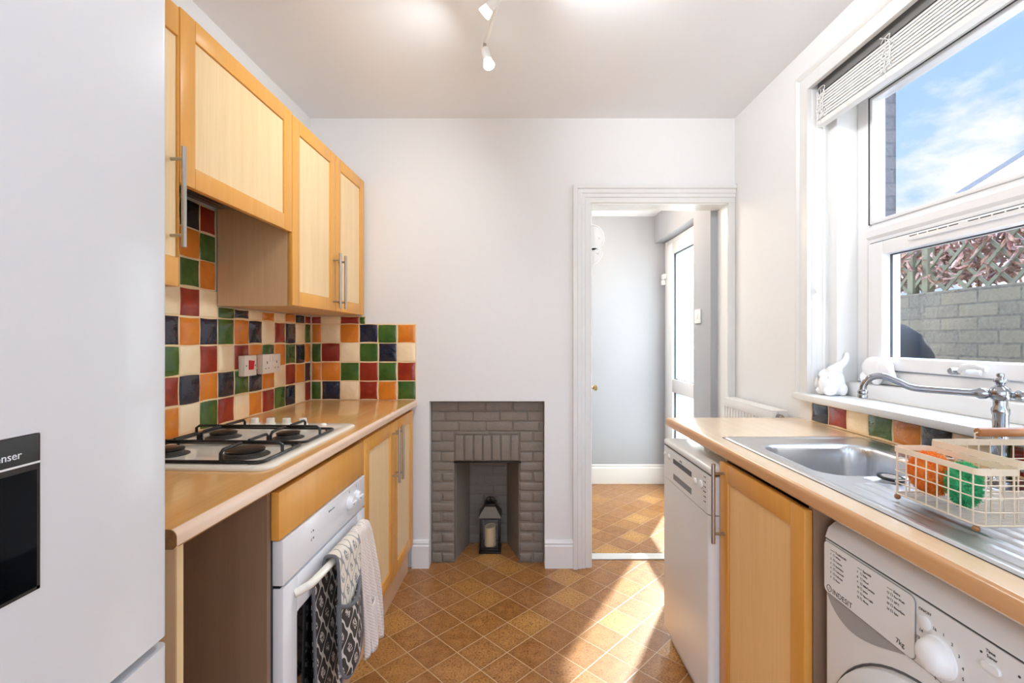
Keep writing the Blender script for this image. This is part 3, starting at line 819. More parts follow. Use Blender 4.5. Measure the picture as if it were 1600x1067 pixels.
# ================================================================== SPLASHBACK TILES
order = 'ocrgn'; tmats = [TILE[k] for k in order]
def tilebox(mb, key, P, a0, a1, z0, z1, th=0.007, gap=0.0056):
    """P maps (a, depth, z) to coordinates; the tile is pillowed and a little irregular"""
    j = lambda: random.uniform(-0.0016, 0.0016)
    g = gap/2; a0 += g+j(); a1 -= g+j(); z0 += g+j(); z1 -= g+j()
    n = 4; e = 0.006
    def ring(ins, d):
        pts = []
        A0, A1, Z0, Z1 = a0+ins, a1-ins, z0+ins, z1-ins
        w1, w2 = math.sin(a0*91+z0*37)*0.0024, math.cos(a0*53+z1*71)*0.0024
        for i in range(n): t = i/n; pts.append(P(A0+(A1-A0)*t, d, Z0+w1*math.sin(t*PI)))
        for i in range(n): t = i/n; pts.append(P(A1+w2*math.sin(t*PI), d, Z0+(Z1-Z0)*t))
        for i in range(n): t = i/n; pts.append(P(A1-(A1-A0)*t, d, Z1+w2*math.sin(t*PI)))
        for i in range(n): t = i/n; pts.append(P(A0+w1*math.sin(t*PI), d, Z1-(Z1-Z0)*t))
        return pts
    mb.loft([ring(0, 0.001), ring(0, th*0.5), ring(0.0015, th*0.8), ring(e, th)], mi=order.index(key))
rowh = 0.1035
left_rows = ['rcngrocrgcocr', 'norconGNOnrgo'.lower().replace('x', 'c'), 'onGogorcrcgno'.lower(), 'gcnrcnogNonrg'.lower(), 'rnocOcngcrcog'.lower(),
             'ocgnrcgcoGorn'.lower(), 'gocrngoCGOnrc'.lower(), 'rgnocgrcRNgoc'.lower()]
left_rows[1] = 'norcongnonrgc'
tb = MB(); s_edges = [0.0105, 0.076]+[0.076+0.0995*k for k in range(1, 19)]
Pl = lambda a, d, z: (0.0015+d, -a, z)
for r, row in enumerate(left_rows):
    z0 = CT+0.002+r*rowh; z1 = z0+rowh
    for c in range(len(row)+4):
        s0, s1 = s_edges[c], s_edges[c+1]
        top = 1.377 if s1 <= 0.79 else (1.743 if s0 >= 0.76 and s1 <= 1.40 else 1.386)
        if c == 8 and r >= 5: s0 = max(s0, 0.786)
        za, zb = z0, min(z1, top)
        if zb-za < 0.012: continue
        key = row[c] if c < len(row) else 'ocrgn'[(c*3+r*2) % 5]
        tilebox(tb, key, Pl, s0, s1, za, zb)
sp1 = thing('splashback', 'glazed multicoloured tiles on the left wall behind the hob', 'tiled splashback', (0.0, -0.8, CT), True)
part('grout', MB().box(0.0008, 0.0055, -1.86, -0.0105, CT+0.002, 1.3765).box(0.0008, 0.0055, -1.354, -0.7825, 1.3765, 1.742), M['grout'], sp1)
part('tile', tb, tmats, sp1)
back_rows = ['gncrog', 'oogrgr', 'grcgnc', 'ocongo', 'rcrg']
tb = MB(); xe = [XL+0.0085, XL+0.0625]+[XL+0.0625+0.1038*k for k in range(1, 6)]
Pb = lambda a, d, z: (a, D-0.0015-d, z)
for r, row in enumerate(back_rows):
    z0 = CT+0.002+r*rowh; z1 = z0+rowh
    for c, key in enumerate(row):
        x1 = xe[c+1]
        za, zb = z0, z1
        if r == 4:
            zb = 1.3775
            if c == 3: x1 = XL+0.304
        tilebox(tb, key, Pb, xe[c], x1, za, zb)
sp2 = thing('splashback', 'short block of glazed multicoloured tiles on the back wall', 'tiled splashback', (XL+0.3, D, CT))
part('grout', MB().box(XL+0.008, xe[6]+0.001, D-0.0058, D-0.0008, CT+0.002, CT+0.002+4*rowh+0.002).box(XL+0.008, XL+0.304, D-0.0058, D-0.0008, CT+4*rowh+0.0045, 1.3772), M['grout'], sp2)
part('tile', tb, tmats, sp2)
tb = MB(); keys = 'nrcgoncrgocn'
Pr = lambda a, d, z: (XR-0.0015-d, a, z)
for c, key in enumerate(keys):
    a1 = 1.913-0.1025*c; tilebox(tb, key, Pr, a1-0.1025, a1, CT+0.004, 0.998)
sp3 = thing('splashback', 'single row of coloured tiles under the window board', 'tiled splashback', (XR, 1.4, CT))
part('grout', MB().box(XR-0.0058, XR-0.0008, 1.913-0.1025*12, 1.915, CT+0.002, 0.9985), M['grout'], sp3)
part('tile', tb, tmats, sp3)

# sockets -------------------------------------------------------------
cs = thing('cooker_switch', 'white wall switch with red rocker on the tiles', 'switch', (0.009, -0.61, 1.141), True)
part('back_box', MB().box(0.0095, 0.031, -0.653, -0.567, 1.098, 1.184, 0.003), M['socket'], cs)
part('plate', MB().box(0.031, 0.037, -0.653, -0.567, 1.098, 1.184, 0.002), M['socket'], cs)
part('rocker', MB().prism([(-0.624, 1.124), (-0.598, 1.124), (-0.589, 1.160), (-0.624, 1.164)], 'x', 0.037, 0.042), M['red_plastic'], cs, label='red rocker switch')
part('screw', MB().cyl((0.0368, -0.641, 1.141), (0.0382, -0.641, 1.141), 0.003), M['dark_grey'], cs)
part('screw', MB().cyl((0.0368, -0.578, 1.141), (0.0382, -0.578, 1.141), 0.003), M['dark_grey'], cs)
so = thing('socket', 'white double power socket on the tiles beside the red switch', 'socket', (0.009, -0.448, 1.141), True)
part('back_box', MB().box(0.0095, 0.031, -0.521, -0.375, 1.098, 1.184, 0.003), M['socket'], so)
part('plate', MB().box(0.031, 0.037, -0.521, -0.375, 1.098, 1.184, 0.002), M['socket'], so)
for sc_ in (-0.487, -0.409):
    b = MB().box(0.0368, 0.0376, sc_-0.003, sc_+0.003, 1.142, 1.153).box(0.0368, 0.0376, sc_-0.015, sc_-0.009, 1.119, 1.124).box(0.0368, 0.0376, sc_+0.009, sc_+0.015, 1.119, 1.124)
    part('pin_hole', b, M['dark_grey'], so)
part('rocker', MB().box(0.037, 0.041, -0.468, -0.452, 1.150, 1.176, 0.0015), M['socket'], so)
part('rocker', MB().box(0.037, 0.041, -0.444, -0.428, 1.150, 1.176, 0.0015), M['socket'], so)

# ================================================================== LEFT BASE RUN
UW = 0.587
wt = thing('worktop', 'long beech-effect worktop along the left wall, carrying the hob', 'worktop', (0.3, -0.87, 0.882), True)
b = MB(); s_end = 1.731
def vend(u): return u*math.tan(ANG)-0.002   # cut to follow the back wall
r = 0.014
prof = [(0.001, 0.882), (UW-0.006, 0.882), (UW, 0.888), (UW, CT-r)]
prof += [(UW-r+r*math.cos(a), CT-r+r*math.sin(a)) for a in [PI/2*i/5 for i in range(1, 6)]]+[(0.001, CT)]
b.loft([[(p[0], -s_end, p[1]) for p in prof], [(p[0], vend(p[0]), p[1]) for p in prof]], cap0=False)
part('slab', b, M['worktop'], wt)
b = MB()
fp_ = prof[2:8]
def off(p, o): return (p[0]+o, p[1]+o*0.2)
b.loft([[(p[0]-0.002, -s_end, p[1]) for p in fp_]+[(p[0]+0.0008, -s_end, p[1]+0.0004) for p in reversed(fp_)],
        [(p[0]-0.002, vend(UW), p[1]) for p in fp_]+[(p[0]+0.0008, vend(UW), p[1]+0.0004) for p in reversed(fp_)]])
part('edge_strip', b, M['worktop_edge'], wt, label='pale rounded front edge')
part('cut_end', MB().prism(prof, 'y', -s_end-0.0015, -s_end+0.001), M['chip'], wt, label='rough chipboard cut end')
ep = thing('end_panel', 'narrow upright pale panel under the near end of the left worktop', 'panel', (0.3, -1.705, 0), True)
part('board', MB().box(0.012, 0.570, -1.713, -1.697, 0.0, 0.880), M['carcass'], ep)
part('edge_strip', MB().box(0.570, 0.573, -1.713, -1.697, 0.0, 0.880), M['panel'], ep)

c4 = thing('base_cupboard', 'pale wood two-door base cupboard in the left corner', 'base cupboard', (0.3, -0.38, 0), True)
UD = 0.576
carcass(c4, 0.012, UD-0.021, 0.03, 0.767, 0.145, 0.880)
dd = shaker(c4, UD, 1, -0.376, -0.026, 0.142, 0.868); bar_handle(dd, UD, 1, -0.350, 0.596, 0.849)
dd = shaker(c4, UD, 1, -0.767, -0.379, 0.142, 0.868); bar_handle(dd, UD, 1, -0.408, 0.596, 0.849)
part('plinth', MB().box(0.531, 0.548, -0.768, -0.026, 0.001, 0.141), M['plinth'], c4)
# oven housing
oh = thing('oven_housing', 'beech oven housing with plain fascia under the worktop', 'oven housing', (0.3, -1.07, 0), True)
b = MB().box(0.012, UD-0.023, -1.389, -1.372, 0.001, 0.880).box(0.012, UD-0.027, -1.372, -0.7695, 0.130, 0.145).box(0.012, UD-0.027, -0.786, -0.7695, 0.145, 0.880)
part('side_panel', b, M['shaded_side'], oh)
part('fascia', MB().box(UD-0.022, UD, -1.374, -0.7715, 0.742, 0.866, 0.003), M['frame'], oh)
part('plinth', MB().box(0.531, 0.548, -1.370, -0.7695, 0.001, 0.128), M['plinth'], oh)
# oven ---------------------------------------------------------
ov = thing('oven', 'white built-in oven with cream handle and dark glass door', 'oven', (0.35, -1.07, 0.15), True)
oy0, oy1 = -1.362, -0.7745
part('body', MB().box(0.05, UD-0.026, oy0+0.012, oy1-0.014, 0.152, 0.735), M['grey_plastic'], ov)
b = MB().box(UD-0.025, UD+0.004, oy0, oy1, 0.622, 0.737, 0.003)
cp = part('control_panel', b, M['appl'], ov)
for yk in (-0.927, -0.862):
    kb = MB().lathe([(0.023, 0), (0.023, 0.006), (0.020, 0.010), (0.019, 0.017), (0.001, 0.018)], (UD+0.004, yk, 0.684), (1, 0, 0), 24)
    kb.prism([(yk-0.018, 0.679), (yk+0.018, 0.679), (yk+0.018, 0.689), (yk-0.018, 0.689)], 'x', UD+0.016, UD+0.0265)
    kn = part('knob', kb, M['appl'], cp)
    part('pointer', MB().box(UD+0.026, UD+0.0268, yk-0.017, yk-0.010, 0.682, 0.686), M['ink'], kn)
for zz in (0.698, 0.677): part('indicator_lamp', MB().cyl((UD+0.0035, -1.196, zz), (UD+0.0048, -1.196, zz), 0.0030, seg=10), M['dark_grey'], cp)
part('logo', MB().text('Electrolux', 0.0085, (UD+0.0042, -1.083, 0.7105), 'left'), M['ink'], cp)
part('logo_badge', MB().box(UD+0.004, UD+0.0044, -1.0915, -1.0855, 0.7105, 0.7165), M['ink'], cp)
for yy, za, zb in ((-0.861, 0.717, 0.728), (-0.926, 0.717, 0.726), (-1.208, 0.696, 0.700), (-1.208, 0.672, 0.679)):
    part('mark', MB().box(UD+0.004, UD+0.0045, yy-0.0012, yy+0.0012, za, zb), M['ink'], cp)
b = MB(); wz1, wz0 = 0.515, 0.235; wy0, wy1 = -1.288, -0.85
X0, X1 = UD-0.024, UD+0.004
b.box(X0, X1, oy0, wy0, 0.150, 0.615, 0.003).box(X0, X1, wy1, oy1, 0.150, 0.615, 0.003).box(X0, X1, wy0, wy1, wz1, 0.615, 0.002).box(X0, X1, wy0, wy1, 0.150, wz0, 0.002)
do = part('door', b, M['appl'], ov)
part('door_glass', MB().prism(rrect(wy0-0.004, wy1+0.004, wz0-0.004, wz1+0.004, 0.012), 'x', X1-0.006, X1+0.001), M['black_gloss'], do, label='black glass window')
part('gap_seal', MB().box(X0, UD-0.006, oy0+0.003, oy1-0.003, 0.615, 0.622), M['black'], ov)
pts = spline([(UD+0.002, -1.302, 0.573), (UD+0.020, -1.285, 0.578), (UD+0.036, -1.25, 0.584), (UD+0.042, -1.06, 0.587), (UD+0.036, -0.865, 0.584), (UD+0.020, -0.83, 0.578), (UD+0.002, -0.812, 0.571)], 7)
part('handle', MB().tube(pts, 0.0115, 12), M['hob'], do, label='cream bar handle')

# waffle towel over the oven handle -------------------------------------------------
UH = UD+0.042
def fold(t, front_len, back_len, rr):
    """drape profile: t 0..1 from the front hem over the bar to the back hem -> (offset u, z)"""
    arc = PI*rr; tot = front_len+arc+back_len; d = t*tot
    zb = 0.587
    if d < front_len: return (rr, zb-(front_len-d))
    if d < front_len+arc:
        a = (d-front_len)/rr; return (rr*math.cos(a), zb+rr*math.sin(a))
    return (-rr, zb-(d-front_len-arc))
def towel(s0, s1, s0b, s1b, front, back, rr, amp, seed, thick=0.004, wob=26.0, flare=0.02):
    def fn(a, t):
        du, z = fold(t, front, back, rr)
        drop = max(0.0, min(1.0, (0.587-z)/max(front, 0.01)))
        lo = s0+(s0b-s0)*drop; hi = s1+(s1b-s1)*drop
        s = lo+(hi-lo)*a
        w = amp*drop*math.sin(a*wob+seed+drop*2.0)+amp*0.5*drop*math.sin(a*wob*0.5+seed*2)
        f = flare*drop*(1 if du > 0 else -0.2)
        if du < 0: w = abs(w)*0.3
        return (UH+du+w+f, -s, z+0.004*math.sin(a*9+seed)*drop)
    return fn
def tea(a, t):
    """gathered on the bar, fanning into soft pleats below"""
    du, z = fold(t, 0.425, 0.33, 0.0195)
    drop = max(0.0, min(1.0, (0.587-z)/0.425)); front = du > 0
    lo, hi = 0.878+(0.800-0.878)*drop**0.8, 0.990+(0.955-0.990)*drop
    s_ = lo+(hi-lo)*a
    ple = 0.013*drop**0.6*math.sin(a*15+1.0+drop*1.5)+0.006*drop*math.sin(a*31+drop*4)
    u = UH+du+((ple+0.022*drop) if front else abs(ple)*0.3-0.004*drop)
    zz = z+(0.006*math.sin(a*11)+0.02*math.sin(a*3.1))*drop+0.010*(1-drop)*abs(math.sin(a*6))*(1 if z > 0.587 else 0.3)
    return (u, -s_, zz)
b = MB().sheet(tea, 36, 70)
tw = single('tea_towel', b, M['cotton'], 'white waffle tea towel hanging over the oven handle', 'towel', (UH, -0.9, 0.587), True, sharp=180)
md = tw.modifiers.new('thickness', 'SOLIDIFY'); md.thickness = 0.004; md.offset = 0.0
b = MB().sheet(lambda a, t: (UH+0.034+0.010*math.sin(a*3)+t*0.012, -(0.862+0.085*a*(1-0.25*t)+0.01*t), 0.36-0.16*t-0.05*a*(1-a)-0.03*a), 14, 16)
o = part('folded_corner', b, M['cotton'], tw)
md = o.modifiers.new('thickness', 'SOLIDIFY'); md.thickness = 0.004
# oven glove ---------------------------------------------------------------------------
og = thing('oven_glove', 'charcoal lattice-patterned double oven glove over the oven handle', 'oven glove', (UH, -1.11, 0.587), True)
b = MB().sheet(towel(0.995, 1.165, 1.01, 1.185, 0.32, 0.02, 0.0225, 0.003, 2.0, wob=6, flare=0.012), 16, 40)
o = part('strap', b, M['print_pale'], og, label='pale reverse of the strap'); md = o.modifiers.new('thickness', 'SOLIDIFY'); md.thickness = 0.008; md.offset = 0
def lobe(s0, s1, ztop, zbot, u0, bulge, dip=0.0):
    hw = (s1-s0)/2; cs_ = (s0+s1)/2; rz = 0.085
    def fn(a, t):
        z = ztop+(zbot-ztop)*t
        k = 1.0 if z > zbot+rz else math.sqrt(max(0.0, 1-((zbot+rz-z)/rz)**2))*0.98+0.02
        q = (a*2-1)
        zz = z-(dip*(1-q*q) if t < 0.5 else 0)*(1-t*2 if t < 0.5 else 0)
        return (u0+bulge*(1-q*q)*k+0.012*t, -(cs_+q*hw*k), zz)
    return fn
def lobe_edge(fn, n=40):
    return [fn(0, t/n) for t in range(n+1)]+[fn(1, 1-t/n) for t in range(n+1)]
f1 = lobe(1.012, 1.186, 0.475, 0.225, UH+0.030, 0.018, 0.035)
o = part('front_pocket', MB().sheet(f1, 16, 34), M['print_dark'], og); md = o.modifiers.new('thickness', 'SOLIDIFY'); md.thickness = 0.009
part('front_binding', MB().tube(lobe_edge(f1), 0.005, 7).tube([f1(a/16, 0) for a in range(17)], 0.006, 7), M['pink_trim'], og)
part('strap_binding', MB().tube(spline([(UH-0.021, -1.168, 0.575), (UH-0.014, -1.168, 0.606), (UH+0.004, -1.1685, 0.6115), (UH+0.0205, -1.169, 0.603), (UH+0.027, -1.173, 0.56), (UH+0.034, -1.181, 0.47), (UH+0.037, -1.186, 0.36)], 6), 0.005, 7), M['pink_trim'], og)
f2 = lobe(1.030, 1.222, 0.56, 0.115, UH-0.026, 0.003)
o = part('back_pocket', MB().sheet(f2, 16, 40), M['print_dark'], og); md = o.modifiers.new('thickness', 'SOLIDIFY'); md.thickness = 0.008
part('back_binding', MB().tube(lobe_edge(f2), 0.005, 7), M['pink_trim'], og)

# hob ------------------------------------------------------------------
hb = thing('gas_hob', 'cream four-burner gas hob with black pan supports set in the worktop', 'hob', (0.295, -1.06, CT), True)
hu0, hu1, hs0, hs1 = 0.055, 0.542, 0.745, 1.372
b = MB()
rings = []
for ins, z in ((0.0, CT+0.0006), (0.0, CT+0.006), (0.004, CT+0.010), (0.012, CT+0.012), (0.028, CT+0.0118), (0.036, CT+0.0085), (0.045, CT+0.008)):
    rings.append([(p[0], p[1], z) for p in rrect(hu0+ins, hu1-ins, -hs1+ins, -hs0-ins-(0.075 if ins > 0.02 else 0), 0.035-ins*0.4, 6)])
b.loft(rings, cap0=True)
part('plate', b, M['hob'], hb)
zt = CT+0.008
for (u, s, r) in ((0.405, 1.240, 0.050), (0.185, 1.240, 0.036), (0.405, 1.005, 0.036), (0.185, 1.005, 0.040)):
    bn = part('burner', MB().lathe([(r+0.014, 0), (r+0.014, 0.002), (r+0.004, 0.004), (r, 0.005), (r, 0.012), (r-0.004, 0.014), (0.001, 0.014)], (u, -s, zt), (0, 0, 1), 30), M['dark_grey'], hb)
    part('cap', MB().lathe([(r-0.005, 0.014), (r+0.001, 0.0155), (r+0.001, 0.018), (r-0.004, 0.020), (0.001, 0.0203)], (u, -s, zt), (0, 0, 1), 30), M['black'], bn)
for u in (0.165, 0.226, 0.288, 0.350):
    part('knob', MB().lathe([(0.019, 0), (0.019, 0.006), (0.0155, 0.008), (0.0145, 0.024), (0.012, 0.026), (0.001, 0.0265)], (u, -0.795, CT+0.0115), (0, 0, 1), 20), M['hob'], hb)
part('ignition_button', MB().lathe([(0.012, 0), (0.012, 0.004), (0.008, 0.008), (0.001, 0.009)], (0.432, -0.800, CT+0.0115), (0, 0, 1), 16), M['hob'], hb)
def rod(mb, pts, r=0.0045): mb.tube(pts, r, 8)
zb_, zh = CT+0.0165, CT+0.046
for (sa, sb, sc_) in ((1.125, 1.345, 1.240), (0.888, 1.110, 1.005)):
    b = MB(); ua, ub = 0.092, 0.512
    loop = [(p[0], p[1], zb_) for p in rrect(ua, ub, -sb, -sa, 0.018, 3)]
    b.tube(loop, 0.0045, 8, closed=True)
    for (u0_, u1_) in ((ua, 0.185), (0.185, 0.405), (0.405, ub)): pass
    cyv = -sc_
    def bent(p0, p1):      # foot, bend, run, bend, foot
        p0, p1 = Vector(p0), Vector(p1); d = (p1-p0).normalized()
        up = Vector((0, 0, zh-zb_))
        return [p0, p0+up*0.75, p0+up+d*0.010, p1+up-d*0.010, p1+up*0.75, p1]
    rod(b, bent((ua, cyv, zb_), (ub, cyv, zb_)))
    for u in (0.185, 0.405):
        rod(b, bent((u, -sb, zb_), (u, -sc_-0.022, zb_+0.002))[:4]+[Vector((u, -sc_-0.018, zh))])
        rod(b, [Vector((u, -sc_+0.018, zh))]+bent((u, -sc_+0.02, zb_), (u, -sa, zb_))[3:])
    for u in (ua+0.03, ub-0.03):
        for s_ in (sb, sa): b.cyl((u, -s_, CT+0.009), (u, -s_, zb_), 0.004, seg=8)
    part('pan_support', b, M['black'], hb)

# ================================================================== FRIDGE
fr = thing('fridge_freezer', 'tall white fridge freezer with black drinks dispenser at the left', 'fridge freezer', (-0.82, 0.38, 0))
FXF = -0.50; fy0, fy1 = 0.082, 0.686
part('cabinet', MB().box(-1.115, FXF-0.06, fy0+0.004, fy1-0.004, 0.012, 1.79, 0.006), M['fridge'], fr)
def doorprof(ya, yb, ra=0.0, rb=0.012):
    xb = FXF-0.058
    pts = [(xb, ya)]
    pts.append((FXF, ya))
    pts += [(FXF-rb+rb*math.cos(a), yb-rb+rb*math.sin(a)) for a in [PI/2*i/6 for i in range(7)]]
    pts.append((xb, yb)); return pts
b = MB(); dyA, dyB, dzA, dzB = 0.205, 0.498, 0.990, 1.155
b.prism(doorprof(dyB, fy1), 'z', 0.826, 1.795)
b.box(FXF-0.058, FXF, fy0, dyA, 0.826, 1.795).box(FXF-0.058, FXF, dyA, dyB, 0.826, dzA).box(FXF-0.058, FXF, dyA, dyB, dzB, 1.795)
ud = part('fridge_door', b, M['fridge'], fr)
b = MB().prism(doorprof(fy0+0.05, fy1), 'z', 0.06, 0.812).box(FXF-0.058, FXF, fy0, fy0+0.05, 0.06, 0.812)
part('freezer_drawer', b, M['fridge'], fr)
b = MB()
xi = FXF-0.05
b.box(xi, xi+0.004, dyA+0.001, dyB-0.001, dzA+0.001, 1.125).box(xi, FXF+0.001, dyB-0.004, dyB-0.0005, dzA+0.001, dzB-0.001).box(xi, FXF+0.001, dyA+0.0005, dyA+0.004, dzA+0.001, dzB-0.001)
b.box(xi, FXF+0.001, dyA+0.001, dyB-0.001, dzA+0.0005, dzA+0.004)
ds = part('dispenser', b, M['black_gloss'], ud, label='black drinks dispenser')
b = MB().text('Dispenser', 0.0112, (FXF+0.0014, 0.4785, 1.1325), 'left', 'RIGHT')
part('header', MB().box(xi, FXF+0.0012, dyA+0.001, dyB-0.001, 1.117, dzB-0.0005, 0.001), M['black_matte'], ds)
part('lettering', b, M['ink_white'], ds)
part('trim_line', MB().box(FXF+0.0008, FXF+0.0016, dyA+0.002, dyB-0.001, 1.1235, 1.1255), M['ink_white'], ds)
for fx, fy in ((-0.6, 0.62), (-0.6, 0.14), (-1.05, 0.62), (-1.05, 0.14)): part('foot', MB().cyl((fx, fy, 0), (fx, fy, 0.02), 0.02), M['black_matte'], fr)

# ================================================================== RIGHT RUN
XW = 0.657
BX0, BX1, BYA, BYB = 0.772, 1.098, 1.155, 1.488   # sink bowl
wr = thing('worktop', 'beech-effect worktop on the right carrying the steel sink', 'worktop', (0.94, 0.9, 0.881))
y_end, y_near = 2.006, -0.35
r = 0.012
def strip(xa, xb, ya, yb, mb):
    mb.box(xa, xb, ya, yb, 0.881, CT)
b = MB(); hx0, hx1, hy0, hy1 = BX0-0.016, BX1+0.016, BYA-0.085, BYB+0.016
prof = [(hx0, 0.881), (XW+0.006, 0.881), (XW, 0.887), (XW, CT-r)]
prof += [(XW+r-r*math.cos(a), CT-r+r*math.sin(a)) for a in [PI/2*i/5 for i in range(1, 6)]]+[(hx0, CT)]
b.prism(prof, 'y', y_near, y_end)
b.box(hx0, hx1, hy1, y_end, 0.881, CT).box(hx0, hx1, y_near, hy0, 0.881, CT).box(hx1, XR-0.0015, y_near, y_end, 0.881, CT)
part('slab', b, M['worktop_r'], wr)
fp_ = prof[2:8]
b = MB().loft([[(p[0]+0.002, yy, p[1]) for p in fp_]+[(p[0]-0.0008, yy, p[1]+0.0004) for p in reversed(fp_)] for yy in (y_near, y_end+0.001)])
part('edge_strip', b, M['worktop_edge_r'], wr)

# dishwasher ------------------------------------------------------------------
dw = thing('dishwasher', 'slim white dishwasher under the far end of the right worktop', 'dishwasher', (0.9, 1.735, 0))
XD = 0.630; dy0, dy1 = 1.502, 1.962
part('body', MB().box(XD+0.04, 1.18, dy0+0.004, dy1-0.004, 0.012, 0.812), M['appl_r'], dw)
part('lid', MB().box(XD+0.002, 1.185, dy0, dy1, 0.816, 0.840, 0.009, 3), M['appl_r'], dw)
part('lid_gap', MB().box(XD+0.008, 1.0, dy0+0.005, dy1-0.005, 0.8115, 0.8165), M['dark_grey'], dw)
def sideprof(xf, xb, ya, yb, rr):
    return [(xb, ya), (xf+rr, ya)]+[(xf+rr-rr*math.sin(a), ya+rr-rr*math.cos(a)) for a in [PI/2*i/6 for i in range(1, 7)]]+[(xf+rr-rr*math.cos(a), yb-rr+rr*math.sin(a)) for a in [PI/2*i/6 for i in range(7)]]+[(xb, yb)]
b = MB().prism(sideprof(XD, XD+0.038, dy0, dy1, 0.018), 'z', 0.689, 0.8112)
cp = part('control_panel', b, M['appl_r'], dw)
part('display', MB().box(XD-0.001, XD+0.002, 1.651, 1.837, 0.768, 0.786), M['dark_grey'], cp)
part('grip_recess', MB().box(XD-0.0005, XD+0.002, 1.651, 1.837, 0.706, 0.728), M['grey_plastic'], cp)
for (yk, zk, rr) in ((1.93, 0.783, 0.008), (1.885, 0.781, 0.010), (1.615, 0.765, 0.011), (1.566, 0.770, 0.013)):
    part('button', MB().lathe([(rr, 0), (rr, 0.004), (rr*0.7, 0.006), (0.001, 0.006)], (XD, yk, zk), (-1, 0, 0), 16), M['gloss_white'], cp)
b = MB()
for k in range(6): b.box(XD-0.0006, XD+0.001, 1.541, 1.546, 0.800-k*0.016, 0.803-k*0.016).box(XD-0.0006, XD+0.001, 1.530, 1.536, 0.800-k*0.016, 0.804-k*0.016)
part('programme_marks', b, M['ink'], cp)
part('logo', MB().text('smeg', 0.012, (XD-0.0003, 1.768, 0.792), 'right'), M['ink'], cp)
b = MB().prism(sideprof(XD, XD+0.038, dy0, dy1, 0.018), 'z', 0.072, 0.686)
part('door', b, M['appl_r'], dw)
part('plinth', MB().box(XD+0.03, XD+0.05, dy0+0.006, dy1-0.006, 0.003, 0.068), M['appl_r'], dw)
for fx, fy in ((1.1, 1.55), (1.1, 1.91), (0.72, 1.55), (0.72, 1.91)): part('foot', MB().cyl((fx, fy, 0), (fx, fy, 0.02), 0.015), M['black_matte'], dw)

# sink cupboard ------------------------------------------------------------------
cs2 = thing('base_cupboard', 'single-door beech cupboard under the sink between the two appliances', 'base cupboard', (0.93, 1.28, 0))
XC = 0.660
b = MB().box(XC+0.020, 1.20, 1.0615, 1.0775, 0.001, 0.878).box(XC+0.020, 1.20, 1.484, 1.4985, 0.001, 0.878).box(XC+0.020, 1.20, 1.0775, 1.484, 0.14, 0.156).box(1.194, 1.20, 1.0775, 1.484, 0.156, 0.74)
part('carcass', b, M['shaded_side'], cs2)
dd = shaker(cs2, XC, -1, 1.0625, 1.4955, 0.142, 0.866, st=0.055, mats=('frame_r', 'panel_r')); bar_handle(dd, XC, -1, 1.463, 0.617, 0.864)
part('plinth', MB().box(XC+0.035, XC+0.050, 1.0775, 1.484, 0.001, 0.139), M['plinth'], cs2)

# washing machine --------------------------------------------------------------------
wm = thing('washing_machine', 'white washing machine with round dial under the right worktop', 'washing machine', (0.95, 0.74, 0))
XM = 0.688; my0, my1 = 0.447, 1.041
part('cabinet', MB().box(XM+0.03, 1.20, my0+0.003, my1-0.003, 0.015, 0.83, 0.008), M['appl_r'], wm)
b = MB().prism([(XM+0.003, 0.8175), (XM+0.010, 0.838), (XM+0.024, 0.850), (XM+0.05, 0.855), (1.20, 0.855), (1.20, 0.832), (XM+0.028, 0.832), (XM+0.028, 0.8175)], 'y', my0, my1-0.003)
part('top', b, M['appl_r'], wm)
part('panel_gap', MB().box(XM+0.0025, XM+0.02, my0+0.004, my1-0.006, 0.8148, 0.8176), M['dark_grey'], wm)
b = MB().prism(sideprof(XM, XM+0.029, my0, my1, 0.014), 'z', 0.7035, 0.815)
cp = part('control_panel', b, M['appl_r'], wm)
# detergent drawer: front with scooped grip
dz0, dz1 = 0.700, 0.8125; ya, yb = 0.802, 1.033
b = MB()
pts = rrect(ya, yb, dz0+0.004, dz1, 0.010, 4)
b.prism(pts, 'x', XM-0.0022, XM+0.006)
dwv = part('detergent_drawer', b, M['appl_r'], cp)
b = MB().tube([(XM-0.0008, p[0], p[1]) for p in rrect(ya-0.0012, yb+0.0012, dz0+0.003, dz1+0.001, 0.011, 4)], 0.0006, 5, closed=True)
part('drawer_gap', b, M['grey_plastic'], cp)
X = XM-0.0024
b = MB().tube([(X, 1.017+0.0068*math.cos(2*PI*i/24), 0.7145+0.0068*math.sin(2*PI*i/24)) for i in range(24)], 0.0007, 5, closed=True)
b.text('i', 0.0125, (X, 1.0185, 0.7105), 'right')
part('logo_badge', b, M['ink'], dwv)
part('logo', MB().text('INDESIT', 0.0155, (X, 1.0065, 0.7085), 'right', spacing=1.05), M['ink'], dwv)
cols = [(1.012, 'Traditionals', ['White', 'Cottons', 'Synthetics', 'Coloureds', 'Delicates', 'Rinse']), (0.934, 'Specials', ['Baby', 'Wool', 'Silk/Curtains', 'Jeans', 'Sport Light', 'Shoes']), (0.860, 'Extra', ['Eco Wash', '20\u00b0C', 'Rinse/Spin', 'Spin'])]
num = 1
for (yy, head, items) in cols:
    b = MB()
    b.box(X-0.0002, X+0.0006, yy-0.012, yy, 0.7995, 0.8003)
    b.text(head, 0.0068, (X, yy-0.0145, 0.7975), 'right')
    for k, it in enumerate(items):
        z = 0.7895-k*0.0098
        b.text(str(num), 0.0060, (X, yy+0.001, z), 'right'); num += 1
        b.tube([(X, yy-0.0085, z), (X, yy-0.0085, z+0.0045), (X, yy-0.0125, z+0.0045), (X, yy-0.0125, z)], 0.0004, 4, closed=True)
        b.text(it, 0.0056, (X, yy-0.0155, z), 'right')
    part('programme_list', b, M['ink'], dwv)
part('capacity_mark', MB().text('7kg', 0.013, (X, 0.8405, 0.7125), 'right'), M['ink'], dwv)
